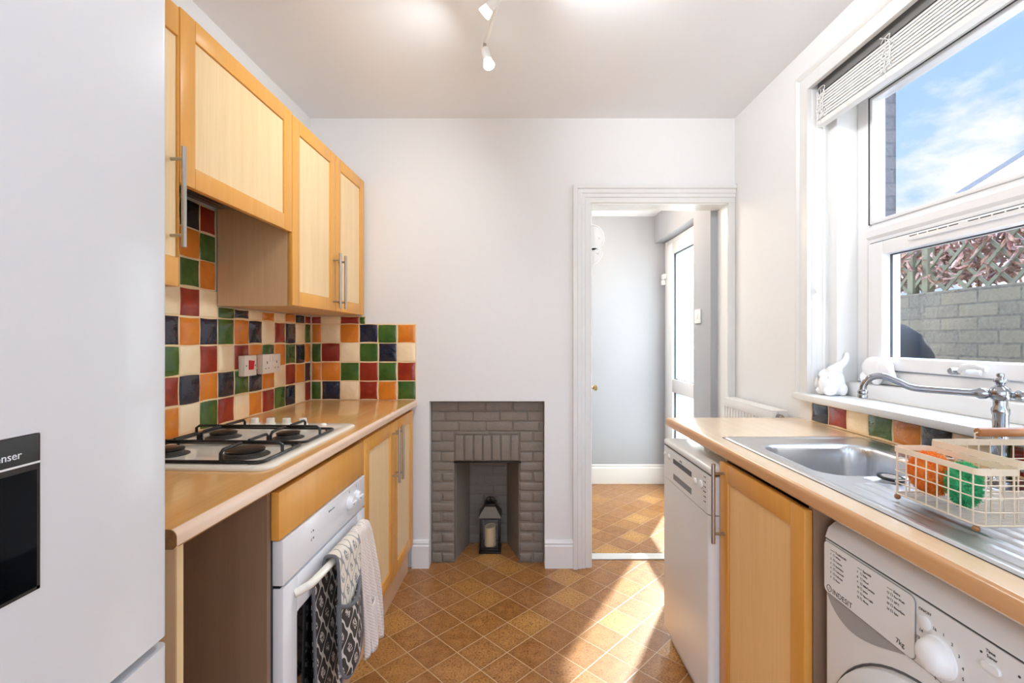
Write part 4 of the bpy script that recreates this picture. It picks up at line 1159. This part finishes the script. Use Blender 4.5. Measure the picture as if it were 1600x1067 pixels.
part('power_button', MB().lathe([(0.0115, 0), (0.0115, 0.0035), (0.009, 0.005), (0.001, 0.0045)], (XM, 0.7835, 0.781), (-1, 0, 0), 22), M['appl_r'], cp)
DYc, DZc = 0.757, 0.742
dl = part('dial', MB().lathe([(0.0315, 0), (0.031, 0.0025), (0.029, 0.004), (0.0275, 0.012), (0.0235, 0.020), (0.0165, 0.0255), (0.008, 0.0275), (0.001, 0.028)], (XM, DYc, DZc), (-1, 0, 0), 36), M['gloss_white'], cp)
b = MB()
for k in range(16):
    a = PI/2-(k*2*PI/16)-0.18; rr = 0.0405
    b.text(str(k+1), 0.0072, (XM-0.0003, DYc-rr*math.cos(a), DZc+rr*math.sin(a)-0.0025), 'right', 'CENTER')
part('dial_numbers', b, M['ink'], cp)
part('button_label', MB().text('ON/OFF', 0.0066, (XM-0.0003, 0.7835, 0.7975), 'right', 'CENTER'), M['ink'], cp)
for (yy, t1, t2) in ((0.674, 'Time', 'Saver'), (0.622, 'Extra', 'Rinse'), (0.572, 'Easy', 'Iron')):
    part('button_label', MB().text(t1, 0.0068, (XM-0.0003, yy+0.002, 0.8005), 'right', 'CENTER').text(t2, 0.0068, (XM-0.0003, yy, 0.7935), 'right', 'CENTER'), M['ink'], cp)
    part('indicator_lamp', MB().cyl((XM+0.001, yy+0.0155, 0.7955), (XM-0.0006, yy+0.0155, 0.7955), 0.0018, seg=10), M['ink'], cp)
for yy in (0.674, 0.622, 0.572):
    part('option_button', MB().prism(rrect(yy-0.013, yy+0.013, 0.776, 0.787, 0.0054), 'x', XM-0.004, XM+0.001), M['gloss_white'], cp)
# front below the panel, with a grey patch for the shaded grip under the drawer and the porthole bezel
b = MB()
zc, RR = 0.392, 0.285
b.prism(sideprof(XM+0.002, XM+0.029, my0, my1, 0.014), 'z', 0.02, 0.7005)
part('front', b, M['appl_r'], wm)
b = MB()
n = 16; rings = []
lowp = [(1.030-0.205*(i/n), 0.6990-0.045*math.sin(PI*(i/n)**0.75)*(1-0.25*i/n)) for i in range(n+1)]
poly = [(p[0], p[1]) for p in lowp]
top = [(p[0], 0.7015) for p in reversed(lowp[1:-1])]
b.prism(poly+top, 'x', XM+0.0012, XM+0.0022)
part('grip_scoop_shade', b, M['mid_grey'], wm)  # flat patch, the shade of the grip recess as a grey colour
b = MB().lathe([(RR+0.003, -0.002), (RR, 0.001), (RR-0.004, -0.003)], (XM+0.0005, 0.744, zc), (-1, 0, 0), 64)
part('porthole_gap', b, M['dark_grey'], wm)
b = MB().lathe([(RR-0.004, -0.002), (RR-0.006, 0.008), (RR-0.02, 0.016), (RR-0.09, 0.024), (RR-0.105, 0.018), (0.001, 0.018)], (XM, 0.744, zc), (-1, 0, 0), 64)
ph = part('porthole_door', b, M['appl_r'], wm)
part('glass_bowl', MB().lathe([(RR-0.11, 0.0185), (0.12, 0.024), (0.06, 0.028), (0.001, 0.029)], (XM, 0.744, zc), (-1, 0, 0), 40), M['black_gloss'], ph)
for fx, fy in ((0.76, 0.52), (0.76, 0.97), (1.13, 0.52), (1.13, 0.97)): part('foot', MB().cyl((fx, fy, 0), (fx, fy, 0.022), 0.02), M['black_matte'], wm)

# sink --------------------------------------------------------------------
sk = thing('sink', 'stainless steel inset sink with ribbed drainer below the window', 'sink', (0.95, 1.1, CT))
SX0, SX1, SY0, SY1 = 0.716, 1.192, 0.575, 1.600
def sd_rr(x, y, x0, x1, y0, y1, r):
    cx, cy = (x0+x1)/2, (y0+y1)/2; hx, hy = (x1-x0)/2-r, (y1-y0)/2-r
    dx, dy = abs(x-cx)-hx, abs(y-cy)-hy
    return math.hypot(max(dx, 0), max(dy, 0))+min(max(dx, dy), 0)-r
def sm(t): t = max(0.0, min(1.0, t)); return t*t*(3-2*t)
def sink_z(x, y):
    e = sd_rr(x, y, SX0, SX1, SY0, SY1, 0.02)
    z = CT+0.0012+0.0042*sm((-e)/0.008)
    z -= 0.0030*sm((-e-0.018)/0.012)
    ind = sd_rr(x, y, BX0, BX1, BYA, BYB, 0.07)
    if ind < 0.012: z -= 0.0025*sm((0.012-ind)/0.012)
    if ind < 0: z -= 0.142*sm(-ind/0.022)+0.006*sm((-ind-0.02)/0.15)
    # ribs of the drainer
    dd_ = sd_rr(x, y, 0.765, 1.10, SY0+0.04, 1.095, 0.05)
    if dd_ < 0:
        k = sm(-dd_/0.015); ph = ((x-0.765)/0.030) % 1.0
        z += 0.0026*k*math.exp(-((ph-0.5)/0.14)**2)-0.0012*k
    ov_ = sd_rr(x, y, 0.835, 0.965, 1.085, 1.150, 0.032)
    if ov_ < 0: z -= 0.005*sm(-ov_/0.028)
    return z
nx, ny = 136, 256
b = MB().sheet(lambda a, t: (SX0+(SX1-SX0)*a, SY0+(SY1-SY0)*t, sink_z(SX0+(SX1-SX0)*a, SY0+(SY1-SY0)*t)), nx, ny)
part('basin', b, M['sink'], sk, sharp=80)
b = MB()
rimp = [(SX0, SY0), (SX1, SY0), (SX1, SY1), (SX0, SY1)]
b.box(SX0-0.0005, SX0+0.002, SY0, SY1, CT+0.0003, CT+0.0016).box(SX0, SX1, SY1-0.002, SY1+0.0005, CT+0.0003, CT+0.0016)
part('rim_seal', b, M['seal'], sk)
bz = sink_z((BX0+BX1)/2, (BYA+BYB)/2)
part('waste', MB().lathe([(0.036, 0.0), (0.034, 0.003), (0.028, 0.002), (0.001, 0.0015)], ((BX0+BX1)/2, (BYA+BYB)/2, bz+0.0005), (0, 0, 1), 24), M['chrome'], sk)
pz = sink_z(0.90, 1.115)
pl = thing('sink_plug', 'black-rimmed round sink plug lying beside the bowl', 'plug', (0.895, 1.105, pz))
part('rubber', MB().lathe([(0.026, 0.0), (0.028, 0.003), (0.028, 0.006), (0.025, 0.0075), (0.022, 0.005), (0.001, 0.005)], (0.897, 1.113, CT+0.0045), (0.06, -0.05, 1), 24), M['black_matte'], pl)
part('cap', MB().lathe([(0.0195, 0.0055), (0.0185, 0.0072), (0.001, 0.0076)], (0.897, 1.113, CT+0.0045), (0.06, -0.05, 1), 24), M['steel'], pl)

# tap ----------------------------------------------------------------------
tx, ty = 1.138, 1.096; tz = sink_z(tx, ty)+0.0005
tp = thing('tap', 'chrome traditional mixer tap with long swan-neck spout at the sink', 'tap', (tx, ty, tz))
prof = [(0.026, 0), (0.026, 0.006), (0.020, 0.012), (0.0165, 0.022), (0.0165, 0.085), (0.019, 0.090), (0.0195, 0.098), (0.016, 0.104), (0.0145, 0.116), (0.0145, 0.160), (0.0165, 0.166), (0.0165, 0.176), (0.013, 0.182), (0.013, 0.196),
        (0.017, 0.199), (0.0205, 0.209), (0.0205, 0.218), (0.016, 0.226), (0.010, 0.230), (0.008, 0.233), (0.0085, 0.235), (0.0125, 0.240), (0.0125, 0.245), (0.007, 0.250), (0.0062, 0.252), (0.0075, 0.255), (0.0068, 0.260), (0.001, 0.2615)]
part('column', MB().lathe([(r, h*0.97) for r, h in prof], (tx, ty, tz), (0, 0, 1), 28), M['chrome'], tp)
dirv = Vector((-0.185, 0.185, 0)).normalized(); hz = tz+0.204
def sp_pt(d, z): return (tx+dirv.x*d, ty+dirv.y*d, z)
b = MB().lathe([(0.008, 0.016), (0.013, 0.024), (0.0135, 0.034), (0.009, 0.042), (0.0085, 0.05)], (tx, ty, hz), (dirv.x, dirv.y, 0), 20)
pts = spline([sp_pt(0.045, hz), sp_pt(0.10, hz+0.001), sp_pt(0.155, hz+0.004), sp_pt(0.185, hz+0.018), sp_pt(0.215, hz+0.030), sp_pt(0.240, hz+0.026), sp_pt(0.256, hz+0.008), sp_pt(0.260, hz-0.014)], 6)
b.tube(pts, 0.0085, 14)
part('spout', b, M['chrome'], tp)
e = Vector(pts[-1])
part('nozzle', MB().lathe([(0.0085, 0.006), (0.012, 0.002), (0.012, -0.004), (0.010, -0.006), (0.0115, -0.009), (0.0115, -0.016), (0.008, -0.018)], e, (0, 0, 1), 20), M['chrome'], tp)
av = Vector((0.62, -0.78, 0.02)).normalized()
part('handle', MB().lathe([(0.007, 0.016), (0.007, 0.021), (0.0115, 0.026), (0.0125, 0.034), (0.008, 0.042), (0.005, 0.045), (0.0075, 0.050), (0.0075, 0.054), (0.004, 0.057), (0.0045, 0.075), (0.007, 0.085), (0.001, 0.088)], (tx, ty, hz-0.001), av, 18), M['chrome'], tp)
bz2 = tz+0.046
part('valve', MB().lathe([(0.009, 0.014), (0.009, 0.022), (0.013, 0.028), (0.013, 0.042), (0.007, 0.048), (0.006, 0.060), (0.011, 0.066), (0.011, 0.072), (0.001, 0.074)], (tx, ty, bz2), (-0.55, 0.83, 0), 18), M['chrome'], tp)
part('valve', MB().lathe([(0.009, 0.014), (0.009, 0.022), (0.013, 0.028), (0.013, 0.042), (0.007, 0.048), (0.006, 0.060), (0.011, 0.066), (0.011, 0.072), (0.001, 0.074)], (tx, ty, bz2), (0.25, -0.97, 0), 18), M['chrome'], tp)

# wire caddy -----------------------------------------------------------------
wb = thing('wire_basket', 'cream wire basket with wooden handle on the draining board', 'basket', (0.93, 0.89, 0.925))
cx0, cx1, cm, cy0, cy1 = 0.795, 1.085, 0.874, 0.800, 0.985
zb_, zr = 0.934, 1.030
def taper(x, y, z):
    t = (z-zb_)/(zr-zb_); k = 1-0.0*(1-t)
    return (x, y, z)
def flat_loop(mb, x0, x1, y0, y1, z0, z1, r=0.012, t=0.0014):
    o = rrect(x0, x1, y0, y1, r, 4); i = rrect(x0+t, x1-t, y0+t, y1-t, r-t, 4)
    n = len(o)
    V = [(p[0], p[1], z0) for p in o]+[(p[0], p[1], z1) for p in o]+[(p[0], p[1], z1) for p in i]+[(p[0], p[1], z0) for p in i]
    F = []
    for k in range(4):
        for a in range(n):
            c = (a+1) % n; F.append((k*n+a, k*n+c, ((k+1) % 4)*n+c, ((k+1) % 4)*n+a))
    mb.add(V, F)
b = MB()
flat_loop(b, cx0, cm-0.003, cy0, cy1, zr-0.010, zr+0.001)
flat_loop(b, cm-0.001, cx1, cy0, cy1, zr+0.001, zr+0.014)
part('rim', b, M['cream_wire'], wb)
b = MB(); wr_ = 0.0013
for z in (0.957, 0.981, 1.003):
    b.tube([(p[0], p[1], z) for p in rrect(cx0+0.001, cx1-0.001, cy0+0.001, cy1-0.001, 0.012, 3)], wr_, 6, closed=True)
b.tube([(p[0], p[1], zb_) for p in rrect(cx0+0.001, cx1-0.001, cy0+0.001, cy1-0.001, 0.012, 3)], 0.0018, 6, closed=True)
ny_ = 7
for k in range(ny_+1):
    y = cy0+0.012+(cy1-cy0-0.024)*k/ny_
    b.cyl((cx0+0.001, y, zb_), (cx0+0.001, y, zr), wr_, seg=6).cyl((cx1-0.001, y, zb_), (cx1-0.001, y, zr+0.01), wr_, seg=6)
    b.cyl((cm, y, zb_), (cm, y, zr+0.004), wr_, seg=6)
nx_ = 11
for k in range(nx_+1):
    x = cx0+0.012+(cx1-cx0-0.024)*k/nx_
    for y in (cy0+0.001, cy1-0.001): b.cyl((x, y, zb_), (x, y, zr+(0.0 if x < cm else 0.01)), wr_, seg=6)
part('side_wires', b, M['cream_wire'], wb)
b = MB()
for k in range(30):
    y = cy0+0.006+(cy1-cy0-0.012)*k/29
    b.cyl((cx0+0.002, y, zb_), (cx1-0.002, y, zb_), 0.0008, seg=5)
part('base_wires', b, M['cream_wire'], wb)
for (x, y) in ((cx0+0.004, cy0+0.01), (cx0+0.004, cy1-0.01), (cx1-0.004, cy0+0.01), (cx1-0.004, cy1-0.01)):
    part('foot', MB().ball((x, y, 0.927), 0.0058, 12, 8), M['oak'], wb)
b = MB().lathe([(0.0085, 0), (0.0095, 0.003), (0.0098, 0.05), (0.0098, 0.12), (0.0085, 0.125)], (cm+0.105-0.004, cy1, 1.058), (1, 0, 0), 18)
part('handle', b, M['oak'], wb, label='turned wooden handle')
b = MB().tube([(cm+0.102, cy1, 1.058), (cm+0.095, cy1, 1.056), (cm+0.095, cy1, zr+0.004)], 0.0016, 6).tube([(cm+0.225, cy1, 1.058), (cm+0.228, cy1, 1.05), (cx1-0.003, cy1, zr+0.01)], 0.0016, 6)
part('handle_wire', b, M['cream_wire'], wb)

def fuzzy(c, rad, rot, n, L, wdt, seed):
    R = random.Random(seed); b = MB(); c = Vector(c)
    b.ball(c, tuple(r*0.93 for r in rad), 28, 18, rot=rot)
    for i in range(n):
        z = R.uniform(-1, 1); a = R.uniform(0, 2*PI); q = math.sqrt(1-z*z)
        d = Vector((q*math.cos(a), q*math.sin(a), z))
        p = rot @ Vector((d.x*rad[0], d.y*rad[1], d.z*rad[2]))
        nn = (rot @ Vector((d.x/rad[0], d.y/rad[1], d.z/rad[2]))).normalized()
        nn = (nn+Vector((R.gauss(0, .25), R.gauss(0, .25), R.gauss(0, .25)))).normalized()
        t = nn.orthogonal().normalized(); t2 = nn.cross(t)
        o = c+p*0.93; l_ = L*R.uniform(0.6, 1.2)
        b.add([o+t*wdt, o-t*wdt*0.5+t2*wdt*0.87, o-t*wdt*0.5-t2*wdt*0.87, o+nn*l_], [(0, 1, 3), (1, 2, 3), (2, 0, 3)])
    return b
rot = Matrix.Rotation(0.1, 3, 'Z')
single('scrubber', fuzzy((0.8335, 0.937, 0.986), (0.028, 0.041, 0.043), rot, 2600, 0.006, 0.0012, 5), M['orange_scrub'], 'round orange bristly scrubber in the wire basket', 'scrubber', (0.8335, 0.937, 0.937))
single('scrubber', fuzzy((0.8325, 0.866, 0.985), (0.024, 0.024, 0.040), rot, 1700, 0.008, 0.0012, 6), M['green_scrub'], 'green bristly scrubber behind the orange one in the basket', 'scrubber', (0.8325, 0.866, 0.937))

# elephants on the window board -------------------------------------------------
def elephant(name, label, parts_, base, vox):
    b = MB()
    for p in parts_:
        if p[0] == 'b': b.ball(p[1], p[2], 24, 16, rot=p[3] if len(p) > 3 else None)
        else: b.tube(spline(p[1], 6), p[2] if not callable(p[2]) else [p[2](i/((len(p[1])-1)*6)) for i in range((len(p[1])-1)*6+1)], 12)
    o = single(name, b, M['porcelain'], label, 'ornament', base, sharp=180)
    m1 = o.modifiers.new('fuse', 'REMESH'); m1.mode = 'VOXEL'; m1.voxel_size = vox; m1.use_smooth_shade = True
    m2 = o.modifiers.new('smooth', 'SMOOTH'); m2.iterations = 6; m2.factor = 0.5
    return o
ex, ey, ez = 1.263, 1.855, 1.0315
elephant('elephant_ornament', 'seated white china elephant with its trunk raised, on the window board', [
    ('b', (ex-0.010, ey, ez+0.044), (0.041, 0.034, 0.046)), ('b', (ex+0.014, ey, ez+0.050), (0.032, 0.031, 0.052)),
    ('b', (ex-0.024, ey-0.022, ez+0.017), (0.026, 0.016, 0.018)), ('b', (ex-0.024, ey+0.022, ez+0.017), (0.026, 0.016, 0.018)),
    ('b', (ex+0.028, ey-0.018, ez+0.024), (0.019, 0.015, 0.026)), ('b', (ex+0.028, ey+0.018, ez+0.024), (0.019, 0.015, 0.026)),
    ('b', (ex+0.008, ey, ez+0.094), (0.030, 0.026, 0.025)),
    ('b', (ex-0.014, ey-0.026, ez+0.084), (0.026, 0.007, 0.017), Matrix.Rotation(-0.5, 3, 'Y')), ('b', (ex-0.014, ey+0.026, ez+0.084), (0.026, 0.007, 0.017), Matrix.Rotation(-0.5, 3, 'Y')),
    ('t', [(ex+0.004, ey, ez+0.096), (ex+0.024, ey, ez+0.112), (ex+0.042, ey, ez+0.124), (ex+0.054, ey, ez+0.140), (ex+0.057, ey, ez+0.156), (ex+0.055, ey, ez+0.168)], lambda t: 0.021-0.0145*t)],
    (ex, ey, ez), 0.003)
ex, ey, ez = 1.3415, 1.742, 1.0845
elephant('elephant_ornament', 'rounded white china elephant on the inner ledge behind the tap spout', [
    ('b', (ex, ey, ez+0.062), (0.0200, 0.058, 0.042)), ('b', (ex, ey-0.052, ez+0.064), (0.0195, 0.034, 0.034)),
    ('b', (ex, ey+0.046, ez+0.022), (0.0185, 0.016, 0.024)), ('b', (ex, ey-0.012, ez+0.022), (0.0185, 0.016, 0.024)),
    ('b', (ex-0.006, ey-0.042, ez+0.066), (0.016, 0.022, 0.028)),
    ('t', [(ex, ey-0.075, ez+0.055), (ex, ey-0.088, ez+0.035), (ex, ey-0.090, ez+0.012)], lambda t: 0.012-0.005*t)],
    (ex, ey, ez), 0.0035)

# radiator -----------------------------------------------------------------
rd = thing('radiator', 'white panel radiator on the right wall beyond the worktop', 'radiator', (1.17, 2.29, 0.2))
ry0, ry1 = 2.055, 2.535
b = MB(); prof = []
n = 15; pw = (ry1-ry0-0.03)/n
y = ry0+0.015
prof.append((1.16, ry0)); prof.append((1.137, ry0+0.004))
for k in range(n):
    y = ry0+0.015+k*pw
    prof += [(1.137, y), (1.137, y+pw*0.42), (1.150, y+pw*0.54), (1.150, y+pw*0.86), (1.137, y+pw*0.98)]
prof += [(1.137, ry1-0.004), (1.16, ry1)]
b.prism(prof, 'z', 0.23, 0.895)
part('front_panel', b, M['gloss_white'], rd)
part('top_band', MB().box(1.134, 1.162, ry0, ry1, 0.893, 0.936, 0.005), M['gloss_white'], rd)
b = MB().box(1.134, 1.205, ry0, ry1, 0.934, 0.940, 0.001).box(1.162, 1.205, ry0, ry1, 0.25, 0.934)
part('top_grille', b, M['gloss_white'], rd)
part('valve', MB().cyl((1.165, ry0+0.001, 0.912), (1.165, ry0-0.018, 0.912), 0.013, seg=16).cyl((1.165, ry0-0.018, 0.912), (1.165, ry0-0.030, 0.912), 0.009, seg=12), M['steel'], rd)
part('pipe', MB().cyl((1.165, ry0-0.012, 0.003), (1.165, ry0-0.012, 0.9), 0.0075, seg=12), M['gloss_white'], rd)
for yb_ in (2.2, 2.4): part('bracket', MB().box(1.205, 1.2215, yb_, yb_+0.04, 0.5, 0.8), M['gloss_white'], rd)

# lantern & candle in the fireplace ----------------------------------------------
ln = thing('lantern', 'dark metal candle lantern standing in the fireplace', 'lantern', (-0.128, 2.80, 0))
lx, ly, hw = -0.129, 2.802, 0.064
part('base', MB().box(lx-hw, lx+hw, ly-hw, ly+hw, 0.001, 0.013, 0.002).box(lx-hw+0.006, lx+hw-0.006, ly-hw+0.006, ly+hw-0.006, 0.013, 0.024, 0.002), M['lantern'], ln)
for sx in (-1, 1):
    for sy in (-1, 1):
        x, y = lx+sx*(hw-0.010), ly+sy*(hw-0.010)
        part('post', MB().box(x-0.006, x+0.006, y-0.006, y+0.006, 0.0245, 0.208, 0.001), M['lantern'], ln)
q = hw-0.010
for za, zb in ((0.0245, 0.034), (0.198, 0.208)):
    b = MB(); b.box(lx-q, lx+q, ly-q-0.005, ly-q+0.005, za, zb).box(lx-q, lx+q, ly+q-0.005, ly+q+0.005, za, zb).box(lx-q-0.005, lx-q+0.005, ly-q, ly+q, za, zb).box(lx+q-0.005, lx+q+0.005, ly-q, ly+q, za, zb)
    part('rail', b, M['lantern'], ln)
b = MB(); q2 = q
b.box(lx-q+0.007, lx+q-0.007, ly-q-0.001, ly-q+0.001, 0.034, 0.198).box(lx-q-0.001, lx-q+0.001, ly-q+0.007, ly+q-0.007, 0.034, 0.198).box(lx+q-0.001, lx+q+0.001, ly-q+0.007, ly+q-0.007, 0.034, 0.198)
part('glass_pane', b, M['glass_lantern'], ln)
def sq(h, z): return [(lx-h, ly-h, z), (lx+h, ly-h, z), (lx+h, ly+h, z), (lx-h, ly+h, z)]
part('roof', MB().loft([sq(hw+0.003, 0.208), sq(hw+0.003, 0.211), sq(0.032, 0.262), sq(0.032, 0.264)]), M['lantern_roof'], ln, label='worn silvery roof')
part('chimney', MB().box(lx-0.032, lx+0.032, ly-0.032, ly+0.032, 0.2645, 0.276, 0.001).box(lx-0.036, lx+0.036, ly-0.036, ly+0.036, 0.276, 0.281, 0.001).loft([sq(0.034, 0.281), sq(0.012, 0.292)]), M['lantern'], ln)
ra = [(lx+0.024*math.cos(2*PI*i/20), ly+0.006*math.sin(2*PI*i/20)-0.006, 0.300+0.013*math.sin(2*PI*i/20)) for i in range(20)]
part('ring_handle', MB().tube(ra, 0.0028, 7, closed=True).cyl((lx, ly-0.004, 0.29), (lx, ly-0.004, 0.312), 0.004), M['lantern'], ln)
b = MB(); rings = []
for (r, z) in ((0.034, 0.0245), (0.0345, 0.03), (0.0335, 0.07), (0.0345, 0.10), (0.034, 0.128), (0.0335, 0.140), (0.030, 0.141), (0.029, 0.136), (0.001, 0.134)):
    rings.append([(lx+r*math.cos(2*PI*i/28), ly+r*math.sin(2*PI*i/28), z+(0.006*math.sin(2*PI*i/28+1) if z > 0.125 else 0)) for i in range(28)])
b.loft(rings)
cd = thing('candle', 'cream pillar candle inside the lantern', 'candle', (lx, ly, 0.0245))
part('wax', b, M['candle'], cd)
part('wick', MB().cyl((lx, ly, 0.134), (lx+0.001, ly, 0.143), 0.001, seg=6), M['black_matte'], cd)

# ceiling spotlight bar ------------------------------------------------------------
tl = thing('spotlight_bar', 'white curved ceiling bar with adjustable spotlights', 'ceiling light', (-0.04, 1.55, CEIL))
pts = spline([(-0.118, 1.885, 2.422), (-0.100, 1.84, 2.428), (-0.062, 1.70, 2.430), (-0.03, 1.52, 2.430), (0.02, 1.30, 2.430), (0.03, 1.1, 2.430)], 8)
part('bar', MB().tube(pts, 0.0075, 12), M['gloss_white'], tl)
part('ceiling_rose', MB().lathe([(0.055, 0), (0.055, 0.008), (0.045, 0.020), (0.012, 0.026), (0.010, 0.034)], (0.012, 1.33, CEIL-0.0005), (0, 0, -1), 32), M['gloss_white'], tl)
LAMPS = []
def spot(px, py, d, length=0.055, head='gloss_white'):
    d = Vector(d).normalized(); p = Vector((px, py, 2.424))
    j = p+Vector((0, 0, -0.022))
    part('swivel', MB().cyl(p, j, 0.0065, seg=12), M['steel'], tl)
    h = part('lamp_head', MB().lathe([(0.008, -0.006), (0.0145, 0.0), (0.0165, 0.012), (0.0165, length)], j+d*0.004, d, 24), M[head], tl)
    e = j+d*(0.004+length)
    part('bulb', MB().lathe([(0.015, -0.004), (0.019, 0.010), (0.0225, 0.024), (0.021, 0.028), (0.001, 0.029)], e, d, 24), M['bulb'], h, label='lit halogen bulb')
    LAMPS.append((e+d*0.034, d))
spot(-0.108, 1.862, (0.22, -0.25, -0.95))
spot(-0.035, 1.56, (-0.55, 0.35, -0.42))
spot(0.018, 1.30, (0.85, 0.42, 0.05))  # unseen extra spot, added to light the ceiling and right wall
spot(0.030, 1.11, (-0.5, -0.8, 0.0))  # another unseen spot, added as fill towards the rear

# ================================================================== LIGHT
w = bpy.data.worlds.new('sky'); sc.world = w; w.use_nodes = True
nt = w.node_tree; g = NG(nt); bg = nt.nodes['Background']
tc = nt.nodes.new('ShaderNodeTexCoord').outputs['Generated']
x, y, z = g.sep(tc)
v = g.map(tc, (1.0, 1.0, 1.9), (0.15, 0.32, 0.0))
n1 = g.noise(v, 3.1, 8, 0.58)
dt = g.m('ADD', g.m('ADD', g.m('MULTIPLY', x, 0.715), g.m('MULTIPLY', y, 0.620)), g.m('MULTIPLY', z, 0.323))
bank = g.ramp(dt, [(0.985, 0.0), (0.999, 1.0)])     # a bank of cumulus over the neighbouring roof
n1 = g.m('ADD', n1, g.m('MULTIPLY', bank, 0.14))
cl = g.ramp(n1, [(0.50, 0.0), (0.60, 1.0)])
skyc = g.ramp(z, [(0.0, rgb(206, 228, 255)), (0.35, rgb(178, 214, 255)), (1.0, rgb(140, 188, 250))])
col = g.mix(cl, skyc, (1.0, 1.0, 1.0, 1))
low = g.ramp(z, [(0.0, 1.0), (0.02, 0.0)])
low = g.m('LESS_THAN', z, -0.01)
col = g.mix(low, col, rgb(207, 211, 217))
# sky overhead and behind the camera boosted, added to fill the interior with light
up = g.ramp(z, [(0.46, 0.0), (0.68, 1.0)])
beh = g.ramp(g.m('MULTIPLY', y, -1.0), [(0.15, 0.0), (0.6, 1.0)])
k = g.m('ADD', 0.90, g.m('ADD', g.m('MULTIPLY', up, 13.0), g.m('MULTIPLY', beh, 2.0)))
nt.links.new(col, bg.inputs[0]); nt.links.new(k, bg.inputs[1])

def light(name, typ, loc, energy, color=(1, 1, 1), **k):
    l = bpy.data.lights.new(name, typ); l.energy = energy; l.color = color
    for a, b_ in k.items(): setattr(l, a, b_)
    o = bpy.data.objects.new(name, l); o.location = loc; COL.objects.link(o); return o
def aim(o, d): o.rotation_euler = Vector(d).to_track_quat('-Z', 'Y').to_euler()
sun = light('sunlight', 'SUN', (3, 8, 8), 64.0, (1.0, 0.98, 0.95), angle=math.radians(1.2))
aim(sun, (-0.50*math.cos(math.radians(40)), -0.866*math.cos(math.radians(40)), -math.sin(math.radians(40))))
for i, (p, d) in enumerate(LAMPS):
    o = light('spot_and_fill', 'SPOT', p, (24.0, 20.0, 34.0, 30.0)[i], (0.95, 0.98, 1.0), spot_size=math.radians(140), spot_blend=0.9, shadow_soft_size=0.025)  # first two are the visible spots, last two added fill
    aim(o, d)
light('hall_lamp', 'POINT', (0.62, 3.3, 2.1), 12.0, (1.0, 0.80, 0.62), shadow_soft_size=0.08)

# ================================================================== CAMERA
cam = bpy.data.cameras.new('camera'); co = bpy.data.objects.new('camera', cam); COL.objects.link(co)
cam.sensor_width = 36.0; cam.lens = 735/1600*36; cam.clip_start = 0.02
cam.shift_y = -4.5/1600
co.location = (0, 0, EYE); co.rotation_euler = (PI/2, 0, 0)
sc.camera = co
sc.view_settings.view_transform = 'Standard'; sc.view_settings.look = 'None'
sc.view_settings.exposure = 0.3; sc.view_settings.gamma = 1.0; sc.view_settings.use_curve_mapping = False
cy = sc.cycles
cy.use_denoising = True; cy.max_bounces = 10; cy.diffuse_bounces = 6; cy.glossy_bounces = 4; cy.transparent_max_bounces = 16
cy.sample_clamp_indirect = 6.0; cy.caustics_reflective = False; cy.caustics_refractive = False
